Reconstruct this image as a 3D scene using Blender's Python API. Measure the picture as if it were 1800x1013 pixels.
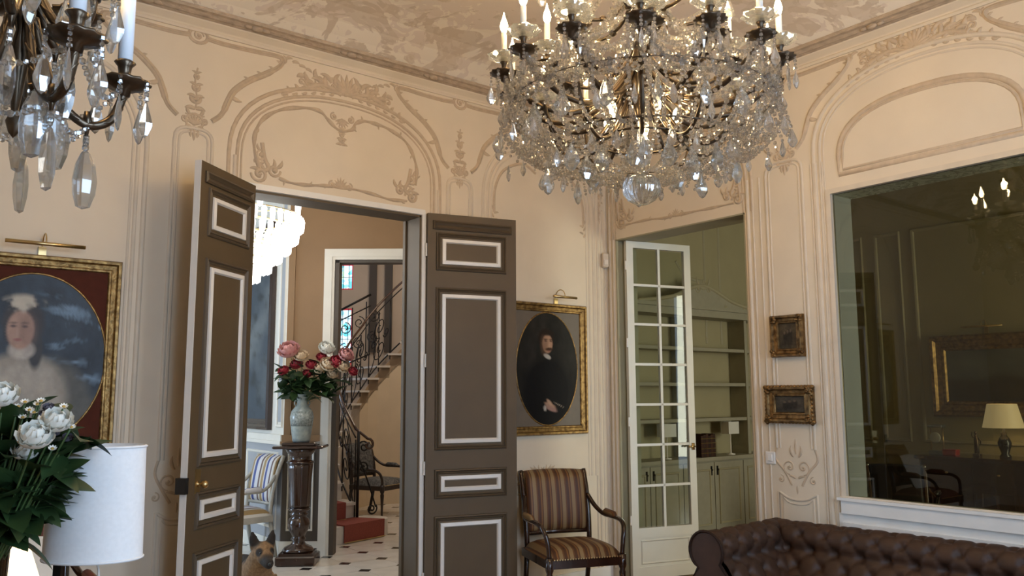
import bpy, bmesh, math, random
import numpy as np
from mathutils import Vector, Matrix, Euler
sc = bpy.context.scene
for o_ in list(bpy.data.objects):
    bpy.data.objects.remove(o_, do_unlink=True)
COL = sc.collection
PI = math.pi

# ------------------------------------------------------------------ camera
FPX, YAW, PITCH, ROLL = 1453.13, .1229, .1286, -.0036
CAM = Vector((-5.3048, -5.3709, 1.6))
_a = PI / 4 + YAW
Fh = Vector((math.cos(_a), math.sin(_a), 0)); Rh = Vector((math.sin(_a), -math.cos(_a), 0))
Fv = Vector((Fh.x * math.cos(PITCH), Fh.y * math.cos(PITCH), math.sin(PITCH)))
Uv = Rh.cross(Fv)
Rr = Rh * math.cos(ROLL) + Uv * math.sin(ROLL)
Ur = Uv * math.cos(ROLL) - Rh * math.sin(ROLL)
cam = bpy.data.cameras.new('camera'); cam_o = bpy.data.objects.new('camera', cam); COL.objects.link(cam_o)
cam.sensor_width = 36; cam.sensor_fit = 'HORIZONTAL'; cam.lens = 36 * FPX / 1800
cam.clip_start = .05; cam.clip_end = 100
M_ = Matrix((Rr, Ur, -Fv)).transposed().to_4x4(); M_.translation = CAM
cam_o.matrix_world = M_
sc.camera = cam_o

# ------------------------------------------------------------------ view, world, daylight
sc.view_settings.view_transform = 'Standard'; sc.view_settings.look = 'None'
sc.view_settings.gamma = 1; sc.view_settings.use_curve_mapping = False
sc.view_settings.exposure = 0.35
sc.cycles.use_denoising = True
sc.cycles.max_bounces = 8; sc.cycles.diffuse_bounces = 4; sc.cycles.glossy_bounces = 4
sc.cycles.transmission_bounces = 6; sc.cycles.transparent_max_bounces = 40
sc.cycles.caustics_reflective = False; sc.cycles.caustics_refractive = False
sc.cycles.sample_clamp_indirect = 4.0
w = bpy.data.worlds.new('sky'); sc.world = w; w.use_nodes = True
w.node_tree.nodes['Background'].inputs[0].default_value = (.62, .78, 1, 1)
w.node_tree.nodes['Background'].inputs[1].default_value = 2.5

def area(name, loc, aim, sx, sy, power, col):
    l = bpy.data.lights.new(name, 'AREA'); l.shape = 'RECTANGLE'; l.size = sx; l.size_y = sy
    l.energy = power; l.color = col
    o = bpy.data.objects.new(name, l); COL.objects.link(o); o.location = loc
    o.rotation_euler = (Vector(aim) - Vector(loc)).to_track_quat('-Z', 'Y').to_euler()
    return o
DAY = (.52, .73, 1.0)
area('salon_window_daylight', (-4.35, -6.53, 1.9), (-4.3, 0, .3), 1.3, 3.0, 92, DAY)
area('salon_window_daylight', (-1.75, -6.53, 1.9), (-2.6, 0, .3), 1.3, 3.0, 62, DAY)
area('hall_window_daylight', (-6.9, 4.6, 1.9), (-1.9, 3.9, 1.2), 1.6, 2.6, 130, (.55, .75, 1))
area('library_window_daylight', (3.1, -5.9, 1.9), (2.6, 1, 1.4), 1.1, 2.6, 100, (.95, .90, .66))
area('stair_fill_light', tuple(CAM + Rh * -1.2 + Fh * 11.0 + Vector((0, 0, 3.4))), tuple(CAM + Rh * -1.4 + Fh * 11.0 + Vector((0, 0, -1.6))), 1.6, 1.6, 70, (1, .80, .58))  # added warm overhead fill; the stair hall ceiling has no opening

# ------------------------------------------------------------------ helpers
def ray(x, y): return Fv + Rr * ((x - 900) / FPX) - Ur * ((y - 506.5) / FPX)
def pa(x, y):                       # picture point -> (u, z) on the left wall plane (u = world x)
    d = ray(x, y); p = CAM + d * (-CAM.y / d.y); return (p.x, p.z)
def pb(x, y):                       # picture point -> (u, z) on the right wall plane (u = -world y)
    d = ray(x, y); p = CAM + d * (-CAM.x / d.x); return (-p.y, p.z)
def H(s, d, z): return CAM + Rh * s + Fh * d + Vector((0, 0, z - 1.6))      # hall frame
HROT = math.atan2(Rh.y, Rh.x)

class MB:
    def __init__(s): s.v = []; s.f = []; s.m = []
    def add(s, vs, fs, mi=0):
        b = len(s.v); s.v += [tuple(p) for p in vs]
        for f in fs: s.f.append(tuple(b + i for i in f)); s.m.append(mi)
        return s
    def box(s, c, d, rz=0, mi=0, rot=None):
        hx, hy, hz = d[0] / 2, d[1] / 2, d[2] / 2
        R = rot if rot is not None else Matrix.Rotation(rz, 3, 'Z')
        vs = [Vector(c) + R @ Vector((x * hx, y * hy, z * hz)) for x in (-1, 1) for y in (-1, 1) for z in (-1, 1)]
        return s.add(vs, [(0, 1, 3, 2), (4, 6, 7, 5), (0, 4, 5, 1), (2, 3, 7, 6), (0, 2, 6, 4), (1, 5, 7, 3)], mi)
    def bb(s, x0, x1, y0, y1, z0, z1, mi=0):
        return s.box(((x0 + x1) / 2, (y0 + y1) / 2, (z0 + z1) / 2), (abs(x1 - x0), abs(y1 - y0), abs(z1 - z0)), mi=mi)
    def cbox(s, c, d, b, rz=0, mi=0):       # chamfered box
        hx, hy, hz = d[0] / 2, d[1] / 2, d[2] / 2; R = Matrix.Rotation(rz, 3, 'Z'); vs = []
        def ringpts(ix, iy): return [(-hx + ix + b, -hy + iy), (hx - ix - b, -hy + iy), (hx - ix, -hy + iy + b), (hx - ix, hy - iy - b), (hx - ix - b, hy - iy), (-hx + ix + b, hy - iy), (-hx + ix, hy - iy - b), (-hx + ix, -hy + iy + b)]
        for z, i in ((-hz, b), (-hz + b, 0), (hz - b, 0), (hz, b)):
            for (x, y) in ringpts(i, i): vs.append(Vector(c) + R @ Vector((x, y, z)))
        fs = [tuple(range(7, -1, -1)), tuple(range(24, 32))]
        for r in range(3):
            for k in range(8): fs.append((r * 8 + k, r * 8 + (k + 1) % 8, r * 8 + 8 + (k + 1) % 8, r * 8 + 8 + k))
        return s.add(vs, fs, mi)
    def lathe(s, prof, c=(0, 0, 0), n=16, sx=1, sy=1, mi=0, R=None, flute=0, nf=0):
        vs = []; fs = []; c = Vector(c)
        for (r, z) in prof:
            for k in range(n):
                t = 2 * PI * k / n; rr = r * (1 + flute * math.cos(nf * t))
                p = Vector((rr * math.cos(t) * sx, rr * math.sin(t) * sy, z))
                vs.append(c + (R @ p if R is not None else p))
        for j in range(len(prof) - 1):
            for k in range(n): fs.append((j * n + k, j * n + (k + 1) % n, (j + 1) * n + (k + 1) % n, (j + 1) * n + k))
        if prof[0][0] > 1e-5: fs.append(tuple(range(n - 1, -1, -1)))
        if prof[-1][0] > 1e-5: fs.append(tuple(range((len(prof) - 1) * n, len(prof) * n)))
        return s.add(vs, fs, mi)
    def tube(s, pts, r, n=8, closed=False, mi=0, sy=1.0):
        pts = [Vector(p) for p in pts]; N = len(pts)
        rs = r if isinstance(r, (list, tuple)) else [r] * N
        vs = []; fs = []; up = None
        for i in range(N):
            if closed: t = pts[(i + 1) % N] - pts[i - 1]
            else: t = pts[min(i + 1, N - 1)] - pts[max(i - 1, 0)]
            if t.length < 1e-9: t = Vector((0, 0, 1))
            t.normalize()
            if up is None:
                up = Vector((0, 0, 1)) if abs(t.z) < .9 else Vector((1, 0, 0))
            u = (up - t * up.dot(t))
            if u.length < 1e-6: u = t.orthogonal()
            u.normalize(); w_ = t.cross(u); up = u
            for k in range(n):
                a = 2 * PI * k / n
                vs.append(pts[i] + (u * math.cos(a) * sy + w_ * math.sin(a)) * rs[i])
        M = N if closed else N - 1
        for i in range(M):
            for k in range(n):
                j = (i + 1) % N
                fs.append((i * n + k, i * n + (k + 1) % n, j * n + (k + 1) % n, j * n + k))
        if not closed:
            fs.append(tuple(range(n - 1, -1, -1))); fs.append(tuple(range((N - 1) * n, N * n)))
        return s.add(vs, fs, mi)
    def ell(s, c, r, n=12, m=8, R=None, mi=0):
        vs = []; fs = []; c = Vector(c)
        for j in range(m + 1):
            ph = -PI / 2 + PI * j / m
            for k in range(n):
                t = 2 * PI * k / n
                p = Vector((r[0] * math.cos(ph) * math.cos(t), r[1] * math.cos(ph) * math.sin(t), r[2] * math.sin(ph)))
                vs.append(c + (R @ p if R is not None else p))
        for j in range(m):
            for k in range(n): fs.append((j * n + k, j * n + (k + 1) % n, (j + 1) * n + (k + 1) % n, (j + 1) * n + k))
        return s.add(vs, fs, mi)
    def prism(s, poly, fn, h0, h1, mi=0):      # 2D polygon, fn(u, v, h) -> 3D, between h0 and h1
        n = len(poly)
        vs = [fn(u, v, h0) for u, v in poly] + [fn(u, v, h1) for u, v in poly]
        fs = [tuple(range(n - 1, -1, -1)), tuple(range(n, 2 * n))] + [(k, (k + 1) % n, n + (k + 1) % n, n + k) for k in range(n)]
        return s.add(vs, fs, mi)
    def frame(s, u0, u1, v0, v1, wd, fn, h0, h1, mi=0):     # rectangular picture-frame band
        o = [(u0, v0), (u1, v0), (u1, v1), (u0, v1)]; i = [(u0 + wd, v0 + wd), (u1 - wd, v0 + wd), (u1 - wd, v1 - wd), (u0 + wd, v1 - wd)]
        vs = [fn(*p, h0) for p in o] + [fn(*p, h0) for p in i] + [fn(*p, h1) for p in o] + [fn(*p, h1) for p in i]; fs = []
        for k in range(4):
            j = (k + 1) % 4
            fs += [(8 + k, 8 + j, 12 + j, 12 + k), (k, j, 8 + j, 8 + k), (4 + k, 12 + k, 12 + j, 4 + j), (k, 4 + k, 4 + j, j)]
        return s.add(vs, fs, mi)
    def profframe(s, u0, u1, v0, v1, prof, fn, mi=0):       # moulded frame, prof = [(inset, height)]
        n = len(prof); vs = []; fs = []
        for (a, b) in ((0, 0), (1, 0), (1, 1), (0, 1)):
            for (i, h) in prof:
                vs.append(fn(u1 - i if a else u0 + i, v1 - i if b else v0 + i, h))
        for c in range(4):
            d = (c + 1) % 4
            for k in range(n - 1): fs.append((c * n + k, d * n + k, d * n + k + 1, c * n + k + 1))
        return s.add(vs, fs, mi)
    def ridge(s, pts, r, fn, flat=.6, closed=False, mi=0, n=4):    # half-round relief on a wall plane
        N = len(pts); rs = r if isinstance(r, (list, tuple)) else [r] * N
        vs = []; fs = []
        for i in range(N):
            a = pts[(i + 1) % N] if closed else pts[min(i + 1, N - 1)]; b = pts[i - 1] if closed else pts[max(i - 1, 0)]
            tx, ty = a[0] - b[0], a[1] - b[1]; L = math.hypot(tx, ty) or 1; nx, ny = -ty / L, tx / L
            for k in range(n + 1):
                th = PI * k / n
                vs.append(fn(pts[i][0] + nx * rs[i] * math.cos(th), pts[i][1] + ny * rs[i] * math.cos(th), rs[i] * flat * math.sin(th)))
        m = n + 1
        for i in range(N if closed else N - 1):
            j = (i + 1) % N
            for k in range(n): fs.append((i * m + k, i * m + k + 1, j * m + k + 1, j * m + k))
        return s.add(vs, fs, mi)
    def mesh(s, name, mats, smooth=False):
        me = bpy.data.meshes.new(name); me.from_pydata(s.v, [], s.f)
        mats = mats if isinstance(mats, (list, tuple)) else [mats]
        for q in mats: me.materials.append(q)
        if len(mats) > 1: me.polygons.foreach_set('material_index', s.m)
        bm = bmesh.new(); bm.from_mesh(me); bmesh.ops.recalc_face_normals(bm, faces=bm.faces); bm.to_mesh(me); bm.free()
        if smooth:
            me.polygons.foreach_set('use_smooth', [True] * len(me.polygons))
            if smooth == 'auto':
                try: me.set_sharp_from_angle(angle=math.radians(38))
                except Exception: pass
        me.update(); return me
    def build(s, name, mats, parent=None, smooth=False):
        o = bpy.data.objects.new(name, s.mesh(name, mats, smooth)); COL.objects.link(o)
        if parent is not None: o.parent = parent
        return o

def inst(name, me, parent=None, loc=(0, 0, 0), rot=(0, 0, 0), scale=(1, 1, 1)):
    o = bpy.data.objects.new(name, me); COL.objects.link(o)
    if parent is not None: o.parent = parent
    o.location = loc; o.rotation_euler = rot; o.scale = scale
    return o
def thing(name, label, cat, loc=(0, 0, 0), rz=0, group=None):
    o = bpy.data.objects.new(name, None); COL.objects.link(o); o.empty_display_size = .1
    o.location = loc; o.rotation_euler = (0, 0, rz); o['label'] = label; o['category'] = cat
    if group: o['group'] = group
    return o
def tag(o, label, cat, group=None):
    o['label'] = label; o['category'] = cat
    if group: o['group'] = group
    return o
def struct(o, label=None, cat=None):
    o['kind'] = 'structure'
    if label: o['label'] = label
    if cat: o['category'] = cat
    return o
def copy_tree(o, parent=None):
    c = o.copy(); COL.objects.link(c); c.parent = parent
    for ch in list(o.children): copy_tree(ch, c)
    return c
def spline(pts, k=6, closed=False):
    out = []; n = len(pts); dim = len(pts[0])
    rng = range(n) if closed else range(n - 1)
    for i in rng:
        p = [pts[(i + j) % n] if closed else pts[max(0, min(n - 1, i + j))] for j in (-1, 0, 1, 2)]
        for q in range(k):
            t = q / k
            out.append(tuple(.5 * ((2 * p[1][d]) + (-p[0][d] + p[2][d]) * t + (2 * p[0][d] - 5 * p[1][d] + 4 * p[2][d] - p[3][d]) * t * t + (-p[0][d] + 3 * p[1][d] - 3 * p[2][d] + p[3][d]) * t ** 3) for d in range(dim)))
    if not closed: out.append(tuple(pts[-1]))
    return out
def lerp(a, b, t): return a + (b - a) * t
def spiral(c, r0, r1, a0, turns, n=18):
    return [(c[0] + lerp(r0, r1, i / n) * math.cos(a0 + turns * 2 * PI * i / n), c[1] + lerp(r0, r1, i / n) * math.sin(a0 + turns * 2 * PI * i / n)) for i in range(n + 1)]

# ------------------------------------------------------------------ materials
MATS = {}
def _base(name):
    m = bpy.data.materials.new(name); m.use_nodes = True; nt = m.node_tree
    return m, nt, nt.nodes['Principled BSDF']
def mat(name, col, rough=.5, metal=0, var=.10, scale=14, bump=0, bscale=None, spec=.5, col2=None, coat=0, stretch=None):
    if name in MATS: return MATS[name]
    m, nt, p = _base(name); N = nt.nodes; L = nt.links
    tc = N.new('ShaderNodeTexCoord'); src = tc.outputs['Object']
    if stretch:
        mp = N.new('ShaderNodeMapping'); mp.inputs['Scale'].default_value = stretch; L.new(src, mp.inputs[0]); src = mp.outputs[0]
    nz = N.new('ShaderNodeTexNoise'); nz.inputs['Scale'].default_value = scale; nz.inputs['Detail'].default_value = 5
    L.new(src, nz.inputs['Vector'])
    rp = N.new('ShaderNodeValToRGB'); L.new(nz.outputs['Fac'], rp.inputs[0])
    c2 = col2 or tuple(c * (1 - var) for c in col); c1 = tuple(min(1, c * (1 + var)) for c in col) if not col2 else col
    rp.color_ramp.elements[0].position = .3; rp.color_ramp.elements[1].position = .7
    rp.color_ramp.elements[0].color = (*c2, 1); rp.color_ramp.elements[1].color = (*c1, 1)
    L.new(rp.outputs[0], p.inputs['Base Color'])
    p.inputs['Roughness'].default_value = rough; p.inputs['Metallic'].default_value = metal
    p.inputs['Specular IOR Level'].default_value = spec; p.inputs['Coat Weight'].default_value = coat
    if bump:
        b = N.new('ShaderNodeBump'); b.inputs['Strength'].default_value = bump; b.inputs['Distance'].default_value = .01
        n2 = N.new('ShaderNodeTexNoise'); n2.inputs['Scale'].default_value = bscale or scale * 3; n2.inputs['Detail'].default_value = 4
        L.new(src, n2.inputs['Vector']); L.new(n2.outputs['Fac'], b.inputs['Height']); L.new(b.outputs[0], p.inputs['Normal'])
    MATS[name] = m; return m
def emit(name, col, strength):
    if name in MATS: return MATS[name]
    m, nt, p = _base(name); p.inputs['Base Color'].default_value = (*col, 1)
    p.inputs['Emission Color'].default_value = (*col, 1); p.inputs['Emission Strength'].default_value = strength
    MATS[name] = m; return m
def pane_mat(name, tint, ior=1.45, rough=0.0, boost=1.0):
    m = bpy.data.materials.new(name); m.use_nodes = True; nt = m.node_tree; N = nt.nodes; L = nt.links
    N.remove(N['Principled BSDF']); out = N['Material Output']
    tr = N.new('ShaderNodeBsdfTransparent'); tr.inputs[0].default_value = (*tint, 1)
    gl = N.new('ShaderNodeBsdfGlossy'); gl.inputs['Roughness'].default_value = rough; gl.inputs[0].default_value = (.95, .97, 1, 1)
    fr = N.new('ShaderNodeFresnel'); fr.inputs[0].default_value = ior
    ml = N.new('ShaderNodeMath'); ml.operation = 'MULTIPLY'; ml.inputs[1].default_value = boost; ml.use_clamp = True
    mx = N.new('ShaderNodeMixShader'); L.new(fr.outputs[0], ml.inputs[0]); L.new(ml.outputs[0], mx.inputs[0]); L.new(tr.outputs[0], mx.inputs[1]); L.new(gl.outputs[0], mx.inputs[2])
    L.new(mx.outputs[0], out.inputs[0]); MATS[name] = m; return m
def crystal_mat(name, dif=.13, trans=.25, col=(1, .98, .95)):
    m = bpy.data.materials.new(name); m.use_nodes = True; nt = m.node_tree; N = nt.nodes; L = nt.links
    N.remove(N['Principled BSDF']); out = N['Material Output']
    tr = N.new('ShaderNodeBsdfTransparent'); tr.inputs[0].default_value = (.96, .96, .96, 1)
    gs = N.new('ShaderNodeBsdfGlass'); gs.inputs['IOR'].default_value = 1.55; gs.inputs['Roughness'].default_value = .02; gs.inputs[0].default_value = (*col, 1)
    df = N.new('ShaderNodeBsdfTranslucent'); df.inputs[0].default_value = (*col, 1)
    m1 = N.new('ShaderNodeMixShader'); m1.inputs[0].default_value = trans; L.new(gs.outputs[0], m1.inputs[1]); L.new(tr.outputs[0], m1.inputs[2])
    m2 = N.new('ShaderNodeMixShader'); m2.inputs[0].default_value = dif; L.new(m1.outputs[0], m2.inputs[1]); L.new(df.outputs[0], m2.inputs[2])
    gy = N.new('ShaderNodeBsdfGlossy'); gy.inputs['Roughness'].default_value = .06
    m3 = N.new('ShaderNodeMixShader'); m3.inputs[0].default_value = .20; L.new(m2.outputs[0], m3.inputs[1]); L.new(gy.outputs[0], m3.inputs[2])
    L.new(m3.outputs[0], out.inputs[0]); MATS[name] = m; return m
def vcol_mat(name, rough=.5, bump=0, bscale=60, spec=.5):
    m, nt, p = _base(name); N = nt.nodes; L = nt.links
    a = N.new('ShaderNodeAttribute'); a.attribute_name = 'Col'; L.new(a.outputs['Color'], p.inputs['Base Color'])
    p.inputs['Roughness'].default_value = rough; p.inputs['Specular IOR Level'].default_value = spec
    if bump:
        tc = N.new('ShaderNodeTexCoord'); n2 = N.new('ShaderNodeTexNoise'); n2.inputs['Scale'].default_value = bscale; n2.inputs['Detail'].default_value = 5
        b = N.new('ShaderNodeBump'); b.inputs['Strength'].default_value = bump; b.inputs['Distance'].default_value = .01
        L.new(tc.outputs['Object'], n2.inputs['Vector']); L.new(n2.outputs['Fac'], b.inputs['Height']); L.new(b.outputs[0], p.inputs['Normal'])
    MATS[name] = m; return m
def stripe_mat(name, cols, period, axis='X', rough=.7, bump=.15, coord='Object'):
    m, nt, p = _base(name); N = nt.nodes; L = nt.links
    tc = N.new('ShaderNodeTexCoord'); sp = N.new('ShaderNodeSeparateXYZ'); L.new(tc.outputs[coord], sp.inputs[0])
    d = N.new('ShaderNodeMath'); d.operation = 'DIVIDE'; d.inputs[1].default_value = period; L.new(sp.outputs[axis], d.inputs[0])
    fr = N.new('ShaderNodeMath'); fr.operation = 'FRACT'; L.new(d.outputs[0], fr.inputs[0])
    rp = N.new('ShaderNodeValToRGB'); L.new(fr.outputs[0], rp.inputs[0]); cr = rp.color_ramp; cr.interpolation = 'CONSTANT'
    while len(cr.elements) > 1: cr.elements.remove(cr.elements[-1])
    for i, (pos, c) in enumerate(cols):
        e = cr.elements[0] if i == 0 else cr.elements.new(pos)
        e.position = pos; e.color = (*c, 1)
    L.new(rp.outputs[0], p.inputs['Base Color']); p.inputs['Roughness'].default_value = rough
    if bump:
        n2 = N.new('ShaderNodeTexNoise'); n2.inputs['Scale'].default_value = 220; b = N.new('ShaderNodeBump'); b.inputs['Strength'].default_value = bump; b.inputs['Distance'].default_value = .004
        L.new(tc.outputs['Object'], n2.inputs['Vector']); L.new(n2.outputs['Fac'], b.inputs['Height']); L.new(b.outputs[0], p.inputs['Normal'])
    MATS[name] = m; return m
def canvas(name, fn, u0, u1, v0, v1, h, nu, nv, colf, m, parent=None):
    us = np.linspace(0, 1, nu); vs = np.linspace(0, 1, nv); U, V = np.meshgrid(us, vs)
    c = np.clip(colf(U, V), 0, 1)
    verts = [tuple(fn(lerp(u0, u1, a), lerp(v0, v1, b), h)) for b in vs for a in us]
    faces = [(j * nu + i, j * nu + i + 1, (j + 1) * nu + i + 1, (j + 1) * nu + i) for j in range(nv - 1) for i in range(nu - 1)]
    me = bpy.data.meshes.new(name); me.from_pydata(verts, [], faces); me.materials.append(m)
    at = me.color_attributes.new('Col', 'FLOAT_COLOR', 'POINT')
    rgba = np.ones((nu * nv, 4)); rgba[:, :3] = c.reshape(-1, 3); at.data.foreach_set('color', rgba.ravel())
    o = bpy.data.objects.new(name, me); COL.objects.link(o)
    if parent is not None: o.parent = parent
    return o
# picture painting helpers (numpy): soft shapes blended over an image
def np_noise(U, V, sc_, seed, oct_=4):
    rng = np.random.RandomState(seed); out = np.zeros_like(U); amp = 1; tot = 0
    for o in range(oct_):
        n = max(2, int(sc_ * 2 ** o)); g = rng.rand(n + 2, n + 2)
        x = U * n; y = V * n; xi = np.floor(x).astype(int); yi = np.floor(y).astype(int); fx = x - xi; fy = y - yi
        fx = fx * fx * (3 - 2 * fx); fy = fy * fy * (3 - 2 * fy)
        out += amp * (g[yi, xi] * (1 - fx) * (1 - fy) + g[yi, xi + 1] * fx * (1 - fy) + g[yi + 1, xi] * (1 - fx) * fy + g[yi + 1, xi + 1] * fx * fy)
        tot += amp; amp *= .5
    return out / tot
def sdell(U, V, cx, cy, rx, ry, rot=0):
    x = U - cx; y = V - cy; c, s_ = math.cos(rot), math.sin(rot); a = (x * c + y * s_) / rx; b = (-x * s_ + y * c) / ry
    return np.sqrt(a * a + b * b)
def lay(img, mask, col): return img * (1 - mask[..., None]) + np.array(col) * mask[..., None]
def soft(d, e=.12): return np.clip((1 + e - d) / (2 * e), 0, 1)

CREAM = mat('cream_wall_paint', (.73, .625, .48), .62, var=.035, scale=3)
MOULD = mat('taupe_moulding_paint', (.555, .435, .305), .6, var=.10, scale=22)
TRIMW = mat('pale_moulding_paint', (.66, .565, .44), .55, var=.05, scale=10)
WHITE = mat('white_gloss_paint', (.80, .78, .74), .35, var=.03, scale=8)
TAUPE = mat('taupe_door_paint', (.098, .067, .034), .6, var=.06, scale=6)
TAUPED = mat('taupe_door_groove', (.080, .058, .035), .5, var=.06, scale=6)
GOLD = mat('antique_gilding', (.42, .27, .10), .40, .8, var=.35, scale=30, bump=.35, bscale=60, col2=(.12, .065, .022))
GOLDB = mat('bronze_gilding', (.34, .20, .075), .42, .8, var=.4, scale=26, bump=.5, bscale=50, col2=(.07, .035, .012))
BRASS = mat('brass', (.62, .46, .22), .28, 1, var=.12)
BRONZE = mat('dark_bronze', (.10, .075, .052), .30, .9, var=.35, scale=30)
IRON = mat('black_wrought_iron', (.018, .016, .015), .38, .6, var=.2)
DARKW = mat('dark_mahogany', (.032, .013, .007), .20, 0, var=.3, scale=10, stretch=(1, 1, .2), coat=.4)
CRYS = crystal_mat('cut_crystal', .24, .18)
CRYS2 = crystal_mat('rock_crystal', .12, .22, (.93, .97, 1))
GLASS = pane_mat('clear_pane', (.93, .95, .93))
WAX = mat('ivory_candle', (.85, .80, .70), .45, var=.04)
WAXB = mat('white_candle_sleeve', (.74, .76, .80), .4, var=.03)
FLAME = emit('lit_candle_bulb', (1, .74, .40), 40)
BLACKG = mat('black_gloss', (.012, .012, .013), .25, var=.2)
# ================================================================== STRUCTURE
def fa(u, z, h): return Vector((u, -h, z))
def fb(u, z, h): return Vector((-h, -u, z))
X0, Y0 = -7.8, -6.6
DL, DR, DZ = -3.335, -2.0, 2.98           # double door opening on the left wall
GL, GR, GZ = .105, 1.515, 3.0             # glass door opening on the right wall
WL, WR, WZ0, WZ1 = 2.249, 3.60, .80, 3.003  # interior window
# floors
PARQ = mat('oak_parquet', (.30, .17, .08), .3, var=.25, scale=6, stretch=(1, 6, 1))
b = MB().bb(X0 - .2, .25, Y0 - .2, .22, -.12, 0); struct(b.build('floor', PARQ))
b = MB().bb(.25, 4.4, -6.2, 1.2, -.12, 0); struct(b.build('floor', PARQ))
# left wall (with the double doors)
b = MB().bb(X0 - .2, DL, 0, .22, 0, 4.2).bb(DR, 0.0, 0, .22, 0, 4.2).bb(DL, DR, 0, .22, DZ, 4.2)
wall_left = struct(b.build('wall_left', CREAM), 'cream panelled wall with double door opening', 'wall')
# right wall (glass door and interior window)
b = MB()
for (u0, u1, z0, z1) in ((-.22, GL, 0, 4.2), (GL, GR, GZ, 4.2), (GR, WL, 0, 4.2), (WL, WR, 0, WZ0 + .02), (WL, WR, WZ1, 4.2), (WR, -Y0 + .2, 0, 4.2)):
    b.bb(0, .25, -u1, -u0, z0, z1)
wall_right = struct(b.build('wall_right', CREAM), 'cream panelled wall with glass door and wide interior window', 'wall')
# walls behind the camera with daylight windows
b = MB(); wx = [(-5.0, -3.7), (-2.4, -1.1)]
b.bb(X0, wx[0][0], Y0 - .25, Y0, 0, 4.2).bb(wx[0][1], wx[1][0], Y0 - .25, Y0, 0, 4.2).bb(wx[1][1], 0, Y0 - .25, Y0, 0, 4.2)
for a, c in wx: b.bb(a, c, Y0 - .25, Y0, 3.4, 4.2).bb(a, c, Y0 - .25, Y0, 0, .35)
struct(b.build('wall_back', CREAM))
b = MB().bb(X0 - .2, X0, Y0 - .2, 0, 0, 4.2); struct(b.build('wall_side', CREAM))
CURT = mat('sheer_white_curtain', (.8, .83, .86), .8, var=.05)
for i, (a, c) in enumerate(wx):
    wn = thing('window_%d' % (i + 3), 'tall salon window with white frame and sheer curtains', 'window', group='salon windows behind the viewer'); wn['kind'] = 'structure'
    f = MB().frame(a, c, .35, 3.4, .07, lambda u, z, h: Vector((u, Y0 - .12 - h, z)), 0, .05)
    m_ = (a + c) / 2; f.bb(m_ - .03, m_ + .03, Y0 - .17, Y0 - .12, .4, 3.35)
    for z in (1.1, 1.85, 2.6): f.bb(a, c, Y0 - .165, Y0 - .125, z - .02, z + .02)
    f.build('window_frame', WHITE, wn)
    for x0, x1 in ((a - .12, a + .3), (c - .3, c + .12)):
        cm = MB(); vs = []; n = 24
        for k in range(n + 1):
            t = k / n; x = lerp(x0, x1, t); y = Y0 + .10 + .035 * math.sin(t * 5 * 2 * PI)
            vs += [(x, y, .03), (x, y, 3.55)]
        cm.add(vs, [(2 * k, 2 * k + 2, 2 * k + 3, 2 * k + 1) for k in range(n)]); cm.build('curtain', CURT, wn, True)
# ceiling with painted foliage border
m, nt, p = _base('painted_ceiling'); N = nt.nodes; L = nt.links
geo = N.new('ShaderNodeNewGeometry'); sp = N.new('ShaderNodeSeparateXYZ'); L.new(geo.outputs['Position'], sp.inputs[0])
def mth(op, a, b=None, clamp=False):
    q = N.new('ShaderNodeMath'); q.operation = op; q.use_clamp = clamp
    for i, x in enumerate((a, b)):
        if x is None: continue
        if isinstance(x, (int, float)): q.inputs[i].default_value = x
        else: L.new(x, q.inputs[i])
    return q.outputs[0]
dist = mth('MINIMUM', mth('MINIMUM', mth('MULTIPLY', sp.outputs[0], -1), mth('MULTIPLY', sp.outputs[1], -1)), mth('MINIMUM', mth('ADD', sp.outputs[0], -X0), mth('ADD', sp.outputs[1], -Y0)))
def nz(scale, det, dis=0):
    n_ = N.new('ShaderNodeTexNoise'); n_.inputs['Scale'].default_value = scale; n_.inputs['Detail'].default_value = det; n_.inputs['Distortion'].default_value = dis
    L.new(geo.outputs['Position'], n_.inputs['Vector']); return n_.outputs['Fac']
def ramp(v, stops):
    r = N.new('ShaderNodeValToRGB'); L.new(v, r.inputs[0]); cr = r.color_ramp
    while len(cr.elements) > 1: cr.elements.remove(cr.elements[-1])
    for i, (pos, c) in enumerate(stops):
        e = cr.elements[0] if i == 0 else cr.elements.new(pos); e.position = pos; e.color = (*c, 1)
    return r.outputs[0]
PLAIN, FOL, FOL2, CLD = (.76, .655, .555), (.645, .54, .425), (.70, .60, .485), (.86, .77, .64)
f1 = mth('SUBTRACT', nz(2.6, 5, 1.8), mth('MULTIPLY', mth('ABSOLUTE', mth('SUBTRACT', dist, .50)), .32))
mk = ramp(f1, [(0, (0, 0, 0)), (.44, (0, 0, 0)), (.455, (1, 1, 1)), (1, (1, 1, 1))])
f2 = mth('SUBTRACT', nz(6.5, 3, 1.2), mth('MULTIPLY', dist, .28))
mk2 = ramp(f2, [(0, (0, 0, 0)), (.37, (0, 0, 0)), (.385, (1, 1, 1)), (1, (1, 1, 1))])
fc = ramp(nz(9, 3, 1.0), [(0, FOL), (.5, FOL), (.53, FOL2), (1, FOL2)])
def mix(fac, a, c):
    q = N.new('ShaderNodeMix'); q.data_type = 'RGBA'; L.new(fac, q.inputs[0])
    for i, x in ((6, a), (7, c)):
        if isinstance(x, tuple): q.inputs[i].default_value = (*x, 1)
        else: L.new(x, q.inputs[i])
    return q.outputs[2]
c1 = mix(mk2, PLAIN, CLD); c1 = mix(mk, c1, fc)
bd = ramp(dist, [(0, (1, 1, 1)), (.95, (1, 1, 1)), (1.0, (0, 0, 0))])
far = mth('LESS_THAN', dist, 1.05)
L.new(mix(far, PLAIN, c1), p.inputs['Base Color']); p.inputs['Roughness'].default_value = .7
CEILM = m
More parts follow.
